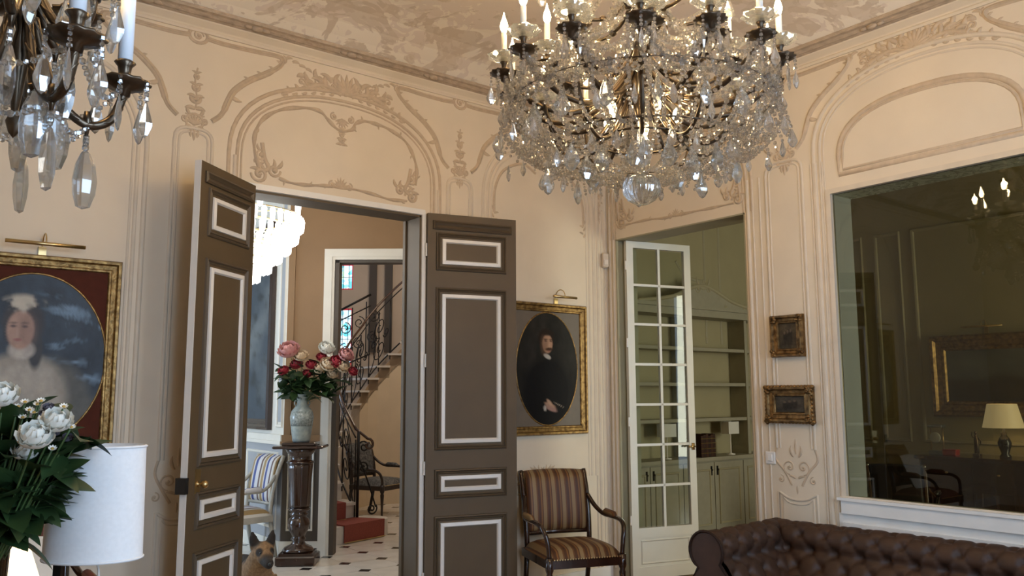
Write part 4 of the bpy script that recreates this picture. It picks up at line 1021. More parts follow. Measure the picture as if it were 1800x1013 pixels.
# ---- hall chandelier: tiers of lit glass drops
hp = H(-2.30, 6.75, 0); hc = thing('waterfall_chandelier', 'dazzling white tiered glass drop chandelier in the hall behind the left door leaf', 'chandelier', (hp.x, hp.y, 2.42))
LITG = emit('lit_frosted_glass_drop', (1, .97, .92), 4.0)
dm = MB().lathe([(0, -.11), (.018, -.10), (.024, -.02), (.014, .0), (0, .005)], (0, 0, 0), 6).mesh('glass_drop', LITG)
for (r, z, n) in ((.54, .66, 46), (.50, .56, 42), (.44, .47, 38), (.37, .39, 32), (.29, .30, 26), (.20, .22, 18), (.10, .14, 10)):
    MB().tube([(r * math.cos(2 * PI * k / 36), r * math.sin(2 * PI * k / 36), z + .006) for k in range(36)], .006, 5, closed=True).build('tier_ring', BRASS, hc, True)
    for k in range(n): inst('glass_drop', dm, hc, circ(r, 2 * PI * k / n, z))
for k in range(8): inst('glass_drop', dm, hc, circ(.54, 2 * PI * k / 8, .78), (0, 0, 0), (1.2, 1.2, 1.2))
q = MB().lathe([(.012, .05), (.012, 1.50), (.06, 1.52), (0, 1.53)], (0, 0, 0), 10)
for k in range(6):
    for (r, z) in ((.54, .665), (.44, .475), (.29, .305)): q.tube([(0, 0, z + .04), (r * math.cos(k * PI / 3), r * math.sin(k * PI / 3), z)], .005, 5)
q.build('rod', BRASS, hc, True)
lamp_point('bulb_light', hc, (0, 0, .95), 13, (1, .93, .82), .1)
# ================================================================== PICTURES
def canvas_oval(name, fn, uc, zc, ru, rz, h, colf, m_, parent, nr=70, nt=120):
    rr = np.linspace(0, 1, nr); tt = np.linspace(0, 2 * PI, nt, endpoint=False); Rg, Tg = np.meshgrid(rr, tt, indexing='ij')
    U, V = Rg * np.cos(Tg), Rg * np.sin(Tg); c = np.clip(colf(U, V), 0, 1).reshape(-1, 3)
    verts = [tuple(fn(uc + u * ru, zc + v * rz, h)) for u, v in zip(U.ravel(), V.ravel())]
    faces = [(i * nt + k, i * nt + (k + 1) % nt, (i + 1) * nt + (k + 1) % nt, (i + 1) * nt + k) for i in range(nr - 1) for k in range(nt)]
    me = bpy.data.meshes.new(name); me.from_pydata(verts, [], faces); me.materials.append(m_)
    at = me.color_attributes.new('Col', 'FLOAT_COLOR', 'POINT'); rgba = np.ones((len(verts), 4)); rgba[:, :3] = c; at.data.foreach_set('color', rgba.ravel())
    o = bpy.data.objects.new(name, me); COL.objects.link(o); o.parent = parent; return o
OIL = vcol_mat('oil_paint_on_canvas', .55, .10, 60, .14); OILG = vcol_mat('varnished_oil_paint', .42, .35, 26, .28)
def lady(U, V):
    n = np_noise((U + 1.2) / 2.5, (V + 1.2) / 2.5, 9, 3); n2 = np_noise((U + 1.2) / 2.5, (V + 1.2) / 2.5, 26, 4, 3)
    img = np.zeros(U.shape + (3,)) + np.array([.020, .030, .045]); img += (n[..., None] - .45) * np.array([.03, .05, .075])
    br = np.clip((np_noise((U + 1.2) / 2.5 * .6, (V + 1.2) / 2.5 * 2.0 % 1, 14, 8) - .58) * 6, 0, 1) * np.clip((U + .1) * 2, 0, 1); img = lay(img, br * .85, (.16, .25, .36))  # bluish window reflections on the varnish, painted into the right side
    img = lay(img, soft(sdell(U, V, .30, -.75, .62, .75, .3), .12), (.085, .085, .075))                 # grey sleeve
    img = lay(img, soft(sdell(U, V, -.12, -.42, .62, .48), .10), (.25, .235, .20))                       # lace bodice
    img = lay(img, soft(sdell(U, V, -.10, -.28, .42, .22), .25) * .8, (.36, .335, .29)); img = lay(img, soft(sdell(U, V, .25, -.45, .22, .12, -.6), .3) * .6, (.33, .31, .27))
    img = lay(img, soft(sdell(U, V, -.05, -.72, .45, .10, .15), .4) * .7, (.12, .12, .105))
    img = lay(img, soft(sdell(U, V, -.13, .40, .27, .30), .12), (.030, .026, .026))                      # hair
    img = lay(img, soft(sdell(U, V, .05, .10, .09, .22), .2), (.03, .028, .028))
    img = lay(img, soft(sdell(U, V, -.13, .10, .17, .11), .2), (.37, .345, .31))                         # ruff
    img = lay(img, soft(sdell(U, V, -.16, .33, .175, .225), .10), (.33, .215, .165)); img = lay(img, soft(sdell(U, V, -.06, .30, .10, .2), .5) * .45, (.17, .10, .08))
    for s_ in (-1, 1): img = lay(img, soft(sdell(U, V, -.18 + s_ * .075, .37, .038, .016), .4) * .85, (.06, .04, .04)); img = lay(img, soft(sdell(U, V, -.18 + s_ * .075, .41, .05, .012), .4) * .7, (.09, .06, .05))
    img = lay(img, soft(sdell(U, V, -.195, .29, .022, .05), .5) * .5, (.42, .29, .23)); img = lay(img, soft(sdell(U, V, -.19, .215, .05, .016), .4) * .8, (.25, .08, .075))
    cr = soft(sdell(U, V, -.14, .64, .25, .10), .3) * np.clip((n2 - .35) * 5, 0, 1); img = lay(img, cr, (.40, .37, .31))
    return img * (1 + (n2[..., None] - .5) * .45)
def man(U, V):
    n = np_noise((U + 1.2) / 2.5, (V + 1.2) / 2.5, 7, 13)
    img = np.zeros(U.shape + (3,)) + np.array([.016, .015, .013]); img += (n[..., None] - .4) * np.array([.022, .020, .016])
    img = lay(img, soft(sdell(U, V, -.02, -.42, .78, .62), .15), (.006, .006, .007))                     # coat
    img = lay(img, soft(sdell(U, V, -.05, .53, .25, .175), .12), (.020, .012, .008)); img = lay(img, soft(sdell(U, V, -.01, .215, .12, .04, -.25), .2), (.42, .40, .36))
    img = lay(img, soft(sdell(U, V, .0, .44, .165, .165), .10), (.42, .255, .165)); img = lay(img, soft(sdell(U, V, -.10, .42, .11, .16), .5) * .6, (.16, .085, .05))
    img = lay(img, soft(sdell(U, V, -.01, .635, .19, .05), .3) * .9, (.018, .011, .008))
    for s_ in (-1, 1): img = lay(img, soft(sdell(U, V, .03 + s_ * .085, .49, .045, .013), .4) * .9, (.05, .025, .02)); img = lay(img, soft(sdell(U, V, .03 + s_ * .09, .52, .065, .010), .4) * .9, (.03, .018, .012))
    img = lay(img, soft(sdell(U, V, .06, .42, .03, .05), .4) * .5, (.52, .34, .23)); img = lay(img, soft(sdell(U, V, .05, .345, .12, .028, .05), .3), (.06, .03, .018)); img = lay(img, soft(sdell(U, V, .04, .31, .04, .010), .4) * .8, (.30, .10, .08))
    img = lay(img, soft(sdell(U, V, -.10, -.70, .045, .05), .25), (.40, .38, .34))
    for k in range(4): img = lay(img, soft(sdell(U, V, .06 + .02 * k, -.64 - .028 * k, .17, .030, -.2), .25), (.36 - .02 * k, .225 - .015 * k, .15))
    img = lay(img, soft(sdell(U, V, .05, -.60, .10, .035, -.5), .3), (.42, .27, .18))
    img = lay(img, soft(sdell(U, V, .36, -.645, .16, .008, -.30), .4), (.30, .26, .2))
    return img * (1 + (n[..., None] - .5) * .3)
def picture(name, label, fn, u0, u1, z0, z1, fw, depth, fm, tilt=0):
    t = thing(name, label, 'painting', fn((u0 + u1) / 2, z0, 0))
    o_ = t.location.copy(); g = lambda u, z, h: fn(u, z, h) - o_
    MB().profframe(u0, u1, z0, z1, [(0, 0), (0, depth * .6), (fw * .12, depth), (fw * .3, depth * .95), (fw * .42, depth * .62), (fw * .72, depth * .5), (fw * .80, depth * .62), (fw * .92, depth * .58), (fw, depth * .35), (fw, 0)], g).build('frame', fm, t)
    return t, g
LM = mat('oxblood_mat_board', (.070, .018, .010), .75, var=.12, scale=20, spec=.15); MM = mat('grey_brown_mat_board', (.135, .11, .085), .5, var=.06)
for (nm, lb, u0, u1, z0, z1, mm, ff, oil, ru, rz, uc) in (
    ('portrait_painting', 'oval portrait of a seated woman in white lace on red mat, gilt frame, left wall', -5.02, -4.122, 1.22, 2.405, LM, lady, OILG, .385, .485, -4.57),
    ('portrait_painting', 'oval portrait of a moustached man in black, gilt frame beside the door leaf', -1.185, -.305, 1.265, 2.375, MM, man, OIL, .340, .475, -.748)):
    t, g = picture(nm, lb, fa, u0, u1, z0, z1, .075, .045, GOLD)
    zc = (z0 + z1) / 2
    q = MB(); q.prism([(u0 + .03, z0 + .03), (u1 - .03, z0 + .03), (u1 - .03, z1 - .03), (u0 + .03, z1 - .03)], g, .002, .014); q.build('mat_board', mm, t)
    canvas_oval('oval_canvas', g, uc, zc, ru, rz, .017, ff, oil, t)
    q = MB().ridge([(uc + ru * math.cos(a), zc + rz * math.sin(a)) for a in np.linspace(0, 2 * PI, 73)[:-1]], .007, lambda u, z, h: g(u, z, h + .014), 1.0, closed=True); q.build('oval_fillet', GOLD, t, True)
def picture_light(label, fn, uc, z, w_, out=.13, rise=.07):
    t = thing('picture_light', label, 'picture light', fn(uc, z - .03, 0)); o_ = t.location.copy(); g = lambda u, zz, h: fn(u, zz, h) - o_
    MB().tube([g(uc - w_ / 2, z, out), g(uc + w_ / 2, z, out)], .011, 10).build('lamp_tube', BRASS, t, True)
    MB().tube([g(uc, z - .03, 0)] + [g(uc, z + rise * math.sin(a), out * (.5 - .5 * math.cos(a))) for a in np.linspace(0.1, PI, 10)], .004, 6).build('curved_arm', BRASS, t, True)
    MB().prism([(uc - .02, z - .07), (uc + .02, z - .07), (uc + .02, z), (uc - .02, z)], g, 0, .012).build('bracket', BRASS, t)
    return t
picture_light('slim brass picture light above the woman portrait', fa, -4.55, 2.455, .40); picture_light('slim brass picture light above the moustached man portrait', fa, -.64, 2.425, .26)
def small_scene(seed, base):
    def f(U, V):
        n = np_noise(U, V, 5, seed); n2 = np_noise(U, V, 14, seed + 1); img = np.zeros(U.shape + (3,)) + np.array(base); img *= (.4 + 1.3 * n[..., None])
        for k in range(3): img = lay(img, soft(sdell(U, V, .35 + .15 * k, .40 + .05 * k, .09, .26), .3) * .8, (.02, .017, .012)); img = lay(img, soft(sdell(U, V, .33 + .16 * k, .62 + .04 * k, .05, .06), .4) * .6, (.16, .12, .08))
        return img * (.7 + .6 * n2[..., None])
    return f
for (lb, u0, u1, z0, z1, sd, bs_, fw) in (('small upright dark painting in a carved gilt frame, upper of two on the narrow panel', 1.722, 1.992, 1.866, 2.172, 3, (.060, .045, .026), .062), ('small wide dark painting in an ornate bronze gilt frame, lower of two', 1.656, 2.042, 1.394, 1.656, 9, (.050, .043, .032), .075)):
    t, g = picture('small_painting', lb, fb, u0, u1, z0, z1, fw, .05, GOLDB)
    canvas('canvas', g, u0 + fw * .9, u1 - fw * .9, z0 + fw * .9, z1 - fw * .9, .014, 60, 50, small_scene(sd, bs_), OIL, t)
    q = MB(); rnd = random.Random(sd)
    if sd == 9:
        n = 14
        for k in range(n + 1):
            for (u, z) in ((lerp(u0, u1, k / n), z0), (lerp(u0, u1, k / n), z1)): q.ell(g(u, z + (.008 if z == z0 else -.008), .03), (.018, .02, .016), 7, 5)
            if k < 9:
                for u in (u0, u1): q.ell(g(u + (.008 if u == u0 else -.008), lerp(z0, z1, k / 9), .03), (.018, .016, .018), 7, 5)
    if sd == 9: q.build('carved_edge', GOLDB, t, True)
    for (u, z) in ((u0, z0), (u1, z0), (u0, z1), (u1, z1)):
        q = MB()
        for k in range(5): q.ell(g(u + (.03 if u == u0 else -.03) + rnd.uniform(-.02, .02), z + (.03 if z == z0 else -.03) + rnd.uniform(-.02, .02), .04), (.018, .018, .014), 7, 5)
        q.build('carved_corner', GOLDB, t, True)
# motion sensor and light switch
t = thing('motion_sensor', 'small beige motion sensor fixed high in the room corner', 'sensor', (-.07, -.005, 2.74))
MB().cbox((0, -.03, .07), (.06, .05, .13), .008, -.4).build('housing', mat('beige_plastic', (.62, .52, .42), .4), t); MB().cbox((-.008, -.052, .05), (.04, .012, .05), .004, -.4).build('lens', mat('pale_lens', (.70, .62, .54), .3), t)
t = thing('light_switch', 'white square light switch on the narrow panel beside the window', 'switch', (0, -1.66, 1.09))
MB().cbox((-.006, 0, .045), (.012, .082, .09), .004).build('plate', WHITE, t); MB().cbox((-.014, 0, .045), (.008, .04, .05), .003).build('rocker', WHITE, t)
# tapestry-like big painting on the hall wall
def tap(U, V):
    n = np_noise(U, V, 5, 21, 5); n2 = np_noise(U, V, 20, 22, 3); img = np.zeros(U.shape + (3,)) + np.array([.07, .082, .095]); img = lay(img, np.clip((n - .45) * 4, 0, 1), (.16, .17, .17)); img = lay(img, np.clip((n2 - .55) * 4, 0, 1) * .6, (.04, .038, .03)); img = lay(img, np.clip((V - .75) * 5, 0, 1) * .6, (.25, .30, .34)); return img
t = thing('hall_painting', 'huge dark landscape in a brown wooden frame on the hall wall', 'painting', f1(2.2, 1.24, 0)); o_ = t.location.copy(); g = lambda u, z, h: f1(u, z, h) - o_
MB().profframe(.33, 3.4, 1.24, 3.5, [(0, 0), (0, .05), (.03, .06), (.06, .03), (.09, .04), (.11, .02), (.11, 0)], g).build('frame', DARKW, t); canvas('canvas', g, .42, 3.32, 1.32, 3.42, .018, 80, 70, tap, OIL, t)
# ================================================================== SEATING
def armchair(label, loc, rz, wood, fab, S=1.0, bt=1.0, group=None, arms=True, padm=None, oval=False):
    t = thing('armchair', label, 'armchair', loc, rz, group); W, D = .60 * S, .58 * S; hs = .40
    padm = padm or fab
    for sx in (-1, 1):
        # turned front leg, raked back leg running up into the back post
        MB().lathe([(.012, 0), (.018, .02), (.013, .06), (.020, .22), (.026, .30), (.020, .32), (.030, .345), (.030, .43), (0, .43)], (sx * (W / 2 - .03), -D / 2 + .03, 0), 12).build('leg', wood, t, True)
        MB().tube([(sx * (W / 2 - .055), D / 2 + .05, 0), (sx * (W / 2 - .055), D / 2, .22), (sx * (W / 2 - .055), D / 2 - .03, .42)], [.018, .022, .024], 6).build('leg', wood, t, True)
        MB().tube(spline([(sx * (W / 2 - .055), D / 2 - .03, .40), (sx * (W / 2 - .05), D / 2 - .015, .60), (sx * (W / 2 - .045), D / 2 + .035, .82), (sx * (W / 2 - .045), D / 2 + .10, bt - .01)], 5), .022, 6).build('back_post', wood, t, True)
        if arms:
            x = W / 2 - .03
            pth = spline([(sx * (x - .02), D / 2 + .01, bt * .80), (sx * (x + .01), D / 2 - .06, bt * .72), (sx * (x + .04), D / 2 - .16, bt * .665), (sx * (x + .05), D / 2 - .30, bt * .66), (sx * (x + .045), -D / 2 + .14, bt * .655), (sx * (x + .03), -D / 2 + .055, bt * .61), (sx * (x + .01), -D / 2 + .03, bt * .53), (sx * x, -D / 2 + .03, .43)], 5)
            a = MB().tube(pth, .018, 8).build('arm', wood, t, True)
            MB().tube([(sx * (x + .045), D / 2 - .16, bt * .672), (sx * (x + .05), D / 2 - .20, bt * .685), (sx * (x + .05), D / 2 - .34, bt * .68), (sx * (x + .045), D / 2 - .385, bt * .668)], [.012, .026, .026, .012], 8).build('arm_pad', padm, a, True)
    MB().bb(-W / 2 + .01, W / 2 - .01, -D / 2 + .005, -D / 2 + .045, .355, .415).bb(-W / 2 + .01, -W / 2 + .045, -D / 2 + .02, D / 2 - .02, .355, .415).bb(W / 2 - .045, W / 2 - .01, -D / 2 + .02, D / 2 - .02, .355, .415).bb(-W / 2 + .03, W / 2 - .03, D / 2 - .06, D / 2 - .02, .355, .415).build('seat_rail', wood, t)
    # domed seat
    q = MB(); n = 14; vs = []; fs = []
    for j in range(n + 1):
        for i in range(n + 1):
            u, v = 2 * i / n - 1, 2 * j / n - 1; k = (1 - u ** 4) * (1 - v ** 4)
            vs.append((u * (W / 2 - .015), v * (D / 2 - .03) - .0, .415 + .085 * k ** .45))
    for j in range(n):
        for i in range(n): fs.append((j * (n + 1) + i, j * (n + 1) + i + 1, (j + 1) * (n + 1) + i + 1, (j + 1) * (n + 1) + i))
    q.add(vs, fs); q.build('seat', fab, t, True)
    q = MB()
    for k in range(26): q.ell((lerp(-W / 2 + .06, W / 2 - .06, k / 25), -D / 2 + .004, .418), (.006, .005, .006), 6, 4)
    q.build('nail_trim', BRASS, t)
    # curved padded back
    q = MB(); n = 16; mrow = 14; vs = []; fs = []; z0 = .52
    def bk(u, v, off):
        z = lerp(z0, bt, v); y = D / 2 - .03 + .02 + .10 * max(0, v - .2) ** 1.6 + .02 * (1 - u * u)
        wd = (W / 2 - .065)
        if v > .9: y += (v - .9) * .35
        return (u * wd, y + off, z - (.0 if v < .97 else .01 * u * u))
    for side in (-1, 1):
        for j in range(mrow + 1):
            for i in range(n + 1):
                u, v = 2 * i / n - 1, j / mrow; k = max(0, (1 - u ** 6) * (1 - (2 * v - 1) ** 6)) ** .5
                vs.append(bk(u, v, side * (.008 + .028 * k)))
    N_ = (n + 1) * (mrow + 1)
    for s_ in (0, 1):
        for j in range(mrow):
            for i in range(n): fs.append(tuple(s_ * N_ + x for x in (j * (n + 1) + i, j * (n + 1) + i + 1, (j + 1) * (n + 1) + i + 1, (j + 1) * (n + 1) + i)))
    ring = [i for i in range(n + 1)] + [j * (n + 1) + n for j in range(1, mrow + 1)] + [mrow * (n + 1) + i for i in range(n - 1, -1, -1)] + [j * (n + 1) for j in range(mrow - 1, 0, -1)]
    for k in range(len(ring)): a, b_ = ring[k], ring[(k + 1) % len(ring)]; fs.append((a, b_, N_ + b_, N_ + a))
    q.add(vs, fs); q.build('backrest', fab, t, True)
    MB().tube([bk(-1.05, 0, 0), bk(0, 0, -.0), bk(1.05, 0, 0)], .020, 8).build('back_rail', wood, t, True)
    return t
BROWNSTR = stripe_mat('brown_gold_striped_velvet', [(0, (.070, .024, .009)), (.26, (.19, .085, .022)), (.40, (.085, .030, .010)), (.50, (.25, .165, .075)), (.86, (.13, .050, .014))], .082, rough=.55)
REDSTR = stripe_mat('red_brown_striped_cloth', [(0, (.13, .035, .022)), (.45, (.25, .15, .08)), (.6, (.11, .03, .02)), (.8, (.20, .09, .05))], .06, rough=.7)
BLUESTR = stripe_mat('blue_white_gold_striped_silk', [(0, (.34, .22, .09)), (.2, (.62, .58, .52)), (.30, (.05, .07, .24)), (.48, (.60, .58, .58)), (.75, (.12, .06, .05)), (.88, (.60, .56, .48))], .21, rough=.45)
FLORAL = mat('dark_floral_brocade', (.20, .195, .18), .6, var=.5, scale=34, col2=(.016, .017, .019))
PWOOD = mat('painted_grey_wood', (.40, .37, .31), .45, var=.1)
BLEATH = mat('black_leather', (.014, .014, .016), .35, var=.2)
ac = math.atan2(-.94, -.34)
armchair('dark mahogany armchair with brown and gold striped upholstery, beside the portrait of the man', (-.95, -.52, 0), ac + PI / 2, DARKW, BROWNSTR, 1.06, 1.0)
armchair('red striped armchair against the left wall behind the table lamp', (-4.62, -.52, 0), 0.0, DARKW, REDSTR, 1.0, .98)
cu = thing('white_cushion', 'plump white cushion on the red striped chair', 'cushion', (-4.61, -.46, .49)); q = MB(); vs = []; fs = []; n = 10
for s_ in (-1, 1):
    for j in range(n + 1):
        for i in range(n + 1):
            u, v = 2 * i / n - 1, 2 * j / n - 1; vs.append((u * .20 * (1 - .06 * v * v), s_ * .06 * max(0, (1 - u * u) * (1 - v * v)) ** .4 + .08 * v + .05, .19 + v * .19 * (1 - .06 * u * u)))
for s_ in (0, 1):
    for j in range(n):
        for i in range(n): fs.append(tuple(s_ * (n + 1) ** 2 + x for x in (j * (n + 1) + i, j * (n + 1) + i + 1, (j + 1) * (n + 1) + i + 1, (j + 1) * (n + 1) + i)))
q.add(vs, fs).build('cushion_cover', mat('white_linen', (.80, .78, .72), .8, var=.04), cu, True)
MB().tube([(-.20, .13, .37), (0, .135, .385), (.20, .13, .37)], .005, 6).build('piping', mat('white_linen', (.8, .78, .72)), cu, True)
armchair('grey painted armchair with blue, white and gold stripes in the hall', (-2.27, 3.02, 0), -PI / 2 + .15, PWOOD, BLUESTR, .95, 1.0)
armchair('dark floral brocade armchair under the staircase', (.30, 4.76, 0), .42, mat('black_brown_wood', (.03, .018, .012), .3), FLORAL, 1.0, .95)
# ------------------------------------------------------------------ chesterfield sofa
LEA = mat('dark_brown_leather', (.050, .024, .014), .54, var=.18, scale=9, bump=.08, bscale=120, spec=.35)
so = thing('chesterfield_sofa', 'dark brown button-tufted leather chesterfield sofa below the interior window', 'sofa', (-.555, -2.87, 0), -PI / 2 + .07)
LS, RC, RZ, RR = 2.16, .33, .635, .12
def rollprof(n=22):
    pts = [(.10, .42), (.135, .47), (.165, .52), (.195, .565)]
    for k in range(n): a = math.radians(205 - 265 * k / (n - 1)); pts.append((RC + RR * math.cos(a), RZ + RR * math.sin(a)))
    return spline(pts, 2) + [(.43, .50), (.44, .3), (.44, .06)]
def tufted(prof, L0, L1, place, nx, tuft_end, a=.165, b_=.215):
    ss = [0]
    for k in range(1, len(prof)): ss.append(ss[-1] + math.hypot(prof[k][0] - prof[k - 1][0], prof[k][1] - prof[k - 1][1]))
    # resample densely
    tot = ss[-1]; M = 64; P = []
    for k in range(M + 1):
        s_ = tot * k / M; i = 0
        while i < len(ss) - 2 and ss[i + 1] < s_: i += 1
        f = (s_ - ss[i]) / max(1e-6, ss[i + 1] - ss[i]); P.append((lerp(prof[i][0], prof[i + 1][0], f), lerp(prof[i][1], prof[i + 1][1], f), s_))
    q = MB(); vs = []; fs = []
    for k in range(M + 1):
        A_, B_ = P[min(k + 1, M)], P[max(k - 1, 0)]; tx, ty = A_[0] - B_[0], A_[1] - B_[1]; l = math.hypot(tx, ty) or 1; nx_, ny_ = -ty / l, tx / l
        s_ = P[k][2]; fade = min(1, max(0, (tuft_end - s_) / .05)) * min(1, s_ / .03)
        for i in range(nx + 1):
            x = lerp(L0, L1, i / nx); p_ = x / a + s_ / b_; q_ = x / a - s_ / b_
            pil = abs(math.sin(PI * p_) * math.sin(PI * q_)) ; pil = 1 - (1 - pil) ** 3; pr, qr = round(p_), round(q_); bx_, bs2 = a * (pr + qr) / 2, b_ * (pr - qr) / 2; rr2 = (x - bx_) ** 2 + (s_ - bs2) ** 2
            edge = min(1, (x - L0) / .02, (L1 - x) / .02)
            d = (.014 * (pil - 1) - .030 * math.exp(-rr2 / .0005)) * fade * max(0, edge)
            vs.append(place(x, P[k][0] + nx_ * d, P[k][1] + ny_ * d))
    for k in range(M):
        for i in range(nx): fs.append((k * (nx + 1) + i, k * (nx + 1) + i + 1, (k + 1) * (nx + 1) + i + 1, (k + 1) * (nx + 1) + i))
    q.add(vs, fs)
    # button spots
    btn = []
    for pi_ in range(-40, 41):
        for qi in range(-40, 41):
            x = a * (pi_ + qi) / 2; s_ = b_ * (pi_ - qi) / 2
            if L0 + .03 < x < L1 - .03 and .03 < s_ < tuft_end - .03:
                k = s_ / tot * M; i = int(k); pp = P[min(i, M)]; A_, B_ = P[min(i + 1, M)], P[max(i - 1, 0)]; tx, ty = A_[0] - B_[0], A_[1] - B_[1]; l = math.hypot(tx, ty) or 1
                btn.append(place(x, pp[0] + ty / l * .052, pp[1] - tx / l * .052))
    return q, btn
rp_ = rollprof(); btn_me = MB().ell((0, 0, 0), (.010, .010, .010), 8, 6).mesh('button', mat('button_leather', (.022, .010, .006), .6, spec=.2), True)
q, bt_ = tufted(rp_, -LS / 2 + .10, LS / 2 - .10, lambda x, y, z: (x, y, z), 260, .56)
q.build('tufted_back', LEA, so, True)
for p_ in bt_: inst('button', btn_me, so, p_)
for sx in (-1, 1):
    off = LS / 2 - .44
    q, b2 = tufted(rp_, -.47, .36, lambda y, x, z, sx=sx: (sx * (off + x), y, z), 110, .56)
    q.build('tufted_arm', LEA, so, True)
    for p_ in b2: inst('button', btn_me, so, p_)
    # scrolled front with panel and piping
    q = MB(); cx_ = off + RC
    pl = [(cx_ + RR * math.cos(a), RZ + RR * math.sin(a)) for a in np.linspace(math.radians(-60), math.radians(215), 22)] + [(off + .13, .44), (off + .12, .06), (off + .43, .06), (off + .44, .45)]
    q.prism([(sx * u, v) for u, v in pl], lambda u, v, h: Vector((u, -.47 - h, v)), 0, .02); q.build('arm_front', LEA, so)
    MB().tube([(sx * u, -.49, v) for u, v in pl], .009, 6, closed=True).build('piping', mat('button_leather', (.035, .016, .01)), so, True)
    for y in (-.42, .38): MB().lathe([(.02, 0), (.035, .02), (.035, .05), (.025, .07), (0, .07)], (sx * (LS / 2 - .16), y, 0), 12).build('foot', DARKW, so, True)
for k in range(3):
    w3 = (LS - .62) / 3; MB().cbox((-(LS - .62) / 2 + w3 * (k + .5), -.16, .38), (w3 - .008, .62, .13), .03).build('seat_cushion', LEA, so)
MB().bb(-LS / 2 + .3, LS / 2 - .3, -.47, .40, .07, .33).build('seat_base', LEA, so)

# ================================================================== LAMP, TABLE, NEAR BOUQUET
SHADE = mat('white_linen_shade', (.82, .82, .82), .8, var=.03, scale=90)
tb = H(-1.28, 2.42, 0)
t = thing('round_table', 'round dark table beneath the white table lamp and bouquet', 'table', (tb.x, tb.y, 0))
MB().lathe([(0, .72), (.47, .72), (.49, .735), (.49, .75), (.47, .762), (0, .762)], (0, 0, 0), 40).build('table_top', DARKW, t, True); MB().lathe([(.05, .05), (.06, .2), (.035, .4), (.06, .6), (.1, .72), (0, .72)], (0, 0, 0), 16).build('pedestal', DARKW, t, True)
for k in range(3):
    a = 2 * PI * k / 3; MB().tube([(0, 0, .22), (.15 * math.cos(a), .15 * math.sin(a), .15), (.33 * math.cos(a), .33 * math.sin(a), .025)], [.035, .03, .022], 8).build('foot', DARKW, t, True)
lc = H(-1.181, 2.40, 0)
la = thing('table_lamp', 'table lamp with oval white fabric shade on a slim dark post, left foreground', 'lamp', (lc.x, lc.y, .762), HROT)
q = MB(); n = 56; zb_, zt_ = .385, .700; vs = []; fs = []
for (rx, ry, z) in ((.134, .098, zb_), (.129, .094, zt_), (.1265, .0915, zt_), (.1315, .0955, zb_)):
    for k in range(n): vs.append((rx * math.cos(2 * PI * k / n), ry * math.sin(2 * PI * k / n), z))
for j in range(4):
    for k in range(n): fs.append((j * n + k, j * n + (k + 1) % n, ((j + 1) % 4) * n + (k + 1) % n, ((j + 1) % 4) * n + k))
sh = q.add(vs, fs).build('lamp_shade', SHADE, la, 'auto')
for z, k in ((zb_ + .004, 1.0), (zt_ - .004, .965)): MB().tube([(.1345 * k * math.cos(2 * PI * j / 48), .0985 * k * math.sin(2 * PI * j / 48), z) for j in range(48)], .0035, 5, closed=True).build('shade_hem', SHADE, sh, True)
MB().box((-.095, 0, .20), (.022, .014, .40)).box((-.05, 0, .395), (.11, .014, .014)).build('post', IRON, la); MB().lathe([(.09, 0), (.09, .012), (.08, .018), (0, .018)], (-.05, 0, 0), 24).build('base', IRON, la, True)
MB().tube(spline([(.0, .0, .40), (.03, -.02, .34), (.01, -.03, .2), (.05, -.02, .03)], 5), .003, 6).build('cord', WHITE, la, True); MB().lathe([(.014, .40), (.018, .42), (.018, .47), (.010, .48), (.024, .52), (.028, .56), (.02, .6), (0, .61)], (0, 0, 0), 10).build('bulb_and_socket', WHITE, la, True)
ll = H(-1.865, 3.2, 0)
t = thing('side_table', 'small dark side table carrying the lit cone lamp', 'table', (ll.x, ll.y, 0))
MB().lathe([(0, .58), (.17, .58), (.175, .59), (.17, .60), (0, .60)], (0, 0, 0), 24).build('table_top', DARKW, t, True)
for k in range(3): a = 2 * PI * k / 3; MB().tube([(.05 * math.cos(a), .05 * math.sin(a), .58), (.10 * math.cos(a), .10 * math.sin(a), .3), (.15 * math.cos(a), .15 * math.sin(a), 0)], .012, 8).build('leg', DARKW, t, True)
t = thing('cone_lamp', 'glowing lamp with cream cone shade behind the white table lamp', 'lamp', (ll.x, ll.y, .60))
n = 28; vs = []; fs = []
for r, z in ((.125, .20), (.048, .435), (.045, .435), (.122, .20)):
    for k in range(n): vs.append((r * math.cos(2 * PI * k / n), r * math.sin(2 * PI * k / n), z))
for j in range(4):
    for k in range(n): fs.append((j * n + k, j * n + (k + 1) % n, ((j + 1) % 4) * n + (k + 1) % n, ((j + 1) % 4) * n + k))
MB().add(vs, fs).build('lamp_shade', emit('glowing_cream_shade', (1, .80, .52), 1.5), t, 'auto')
MB().lathe([(.06, 0), (.06, .012), (.012, .03), (.03, .09), (.012, .16), (.01, .26), (.018, .28), (.02, .33), (0, .34)], (0, 0, 0), 14).build('lamp_base', BRASS, t, True)
lamp_point('bulb_light', t, (0, 0, .36), 2.5, (1, .72, .42), .02)
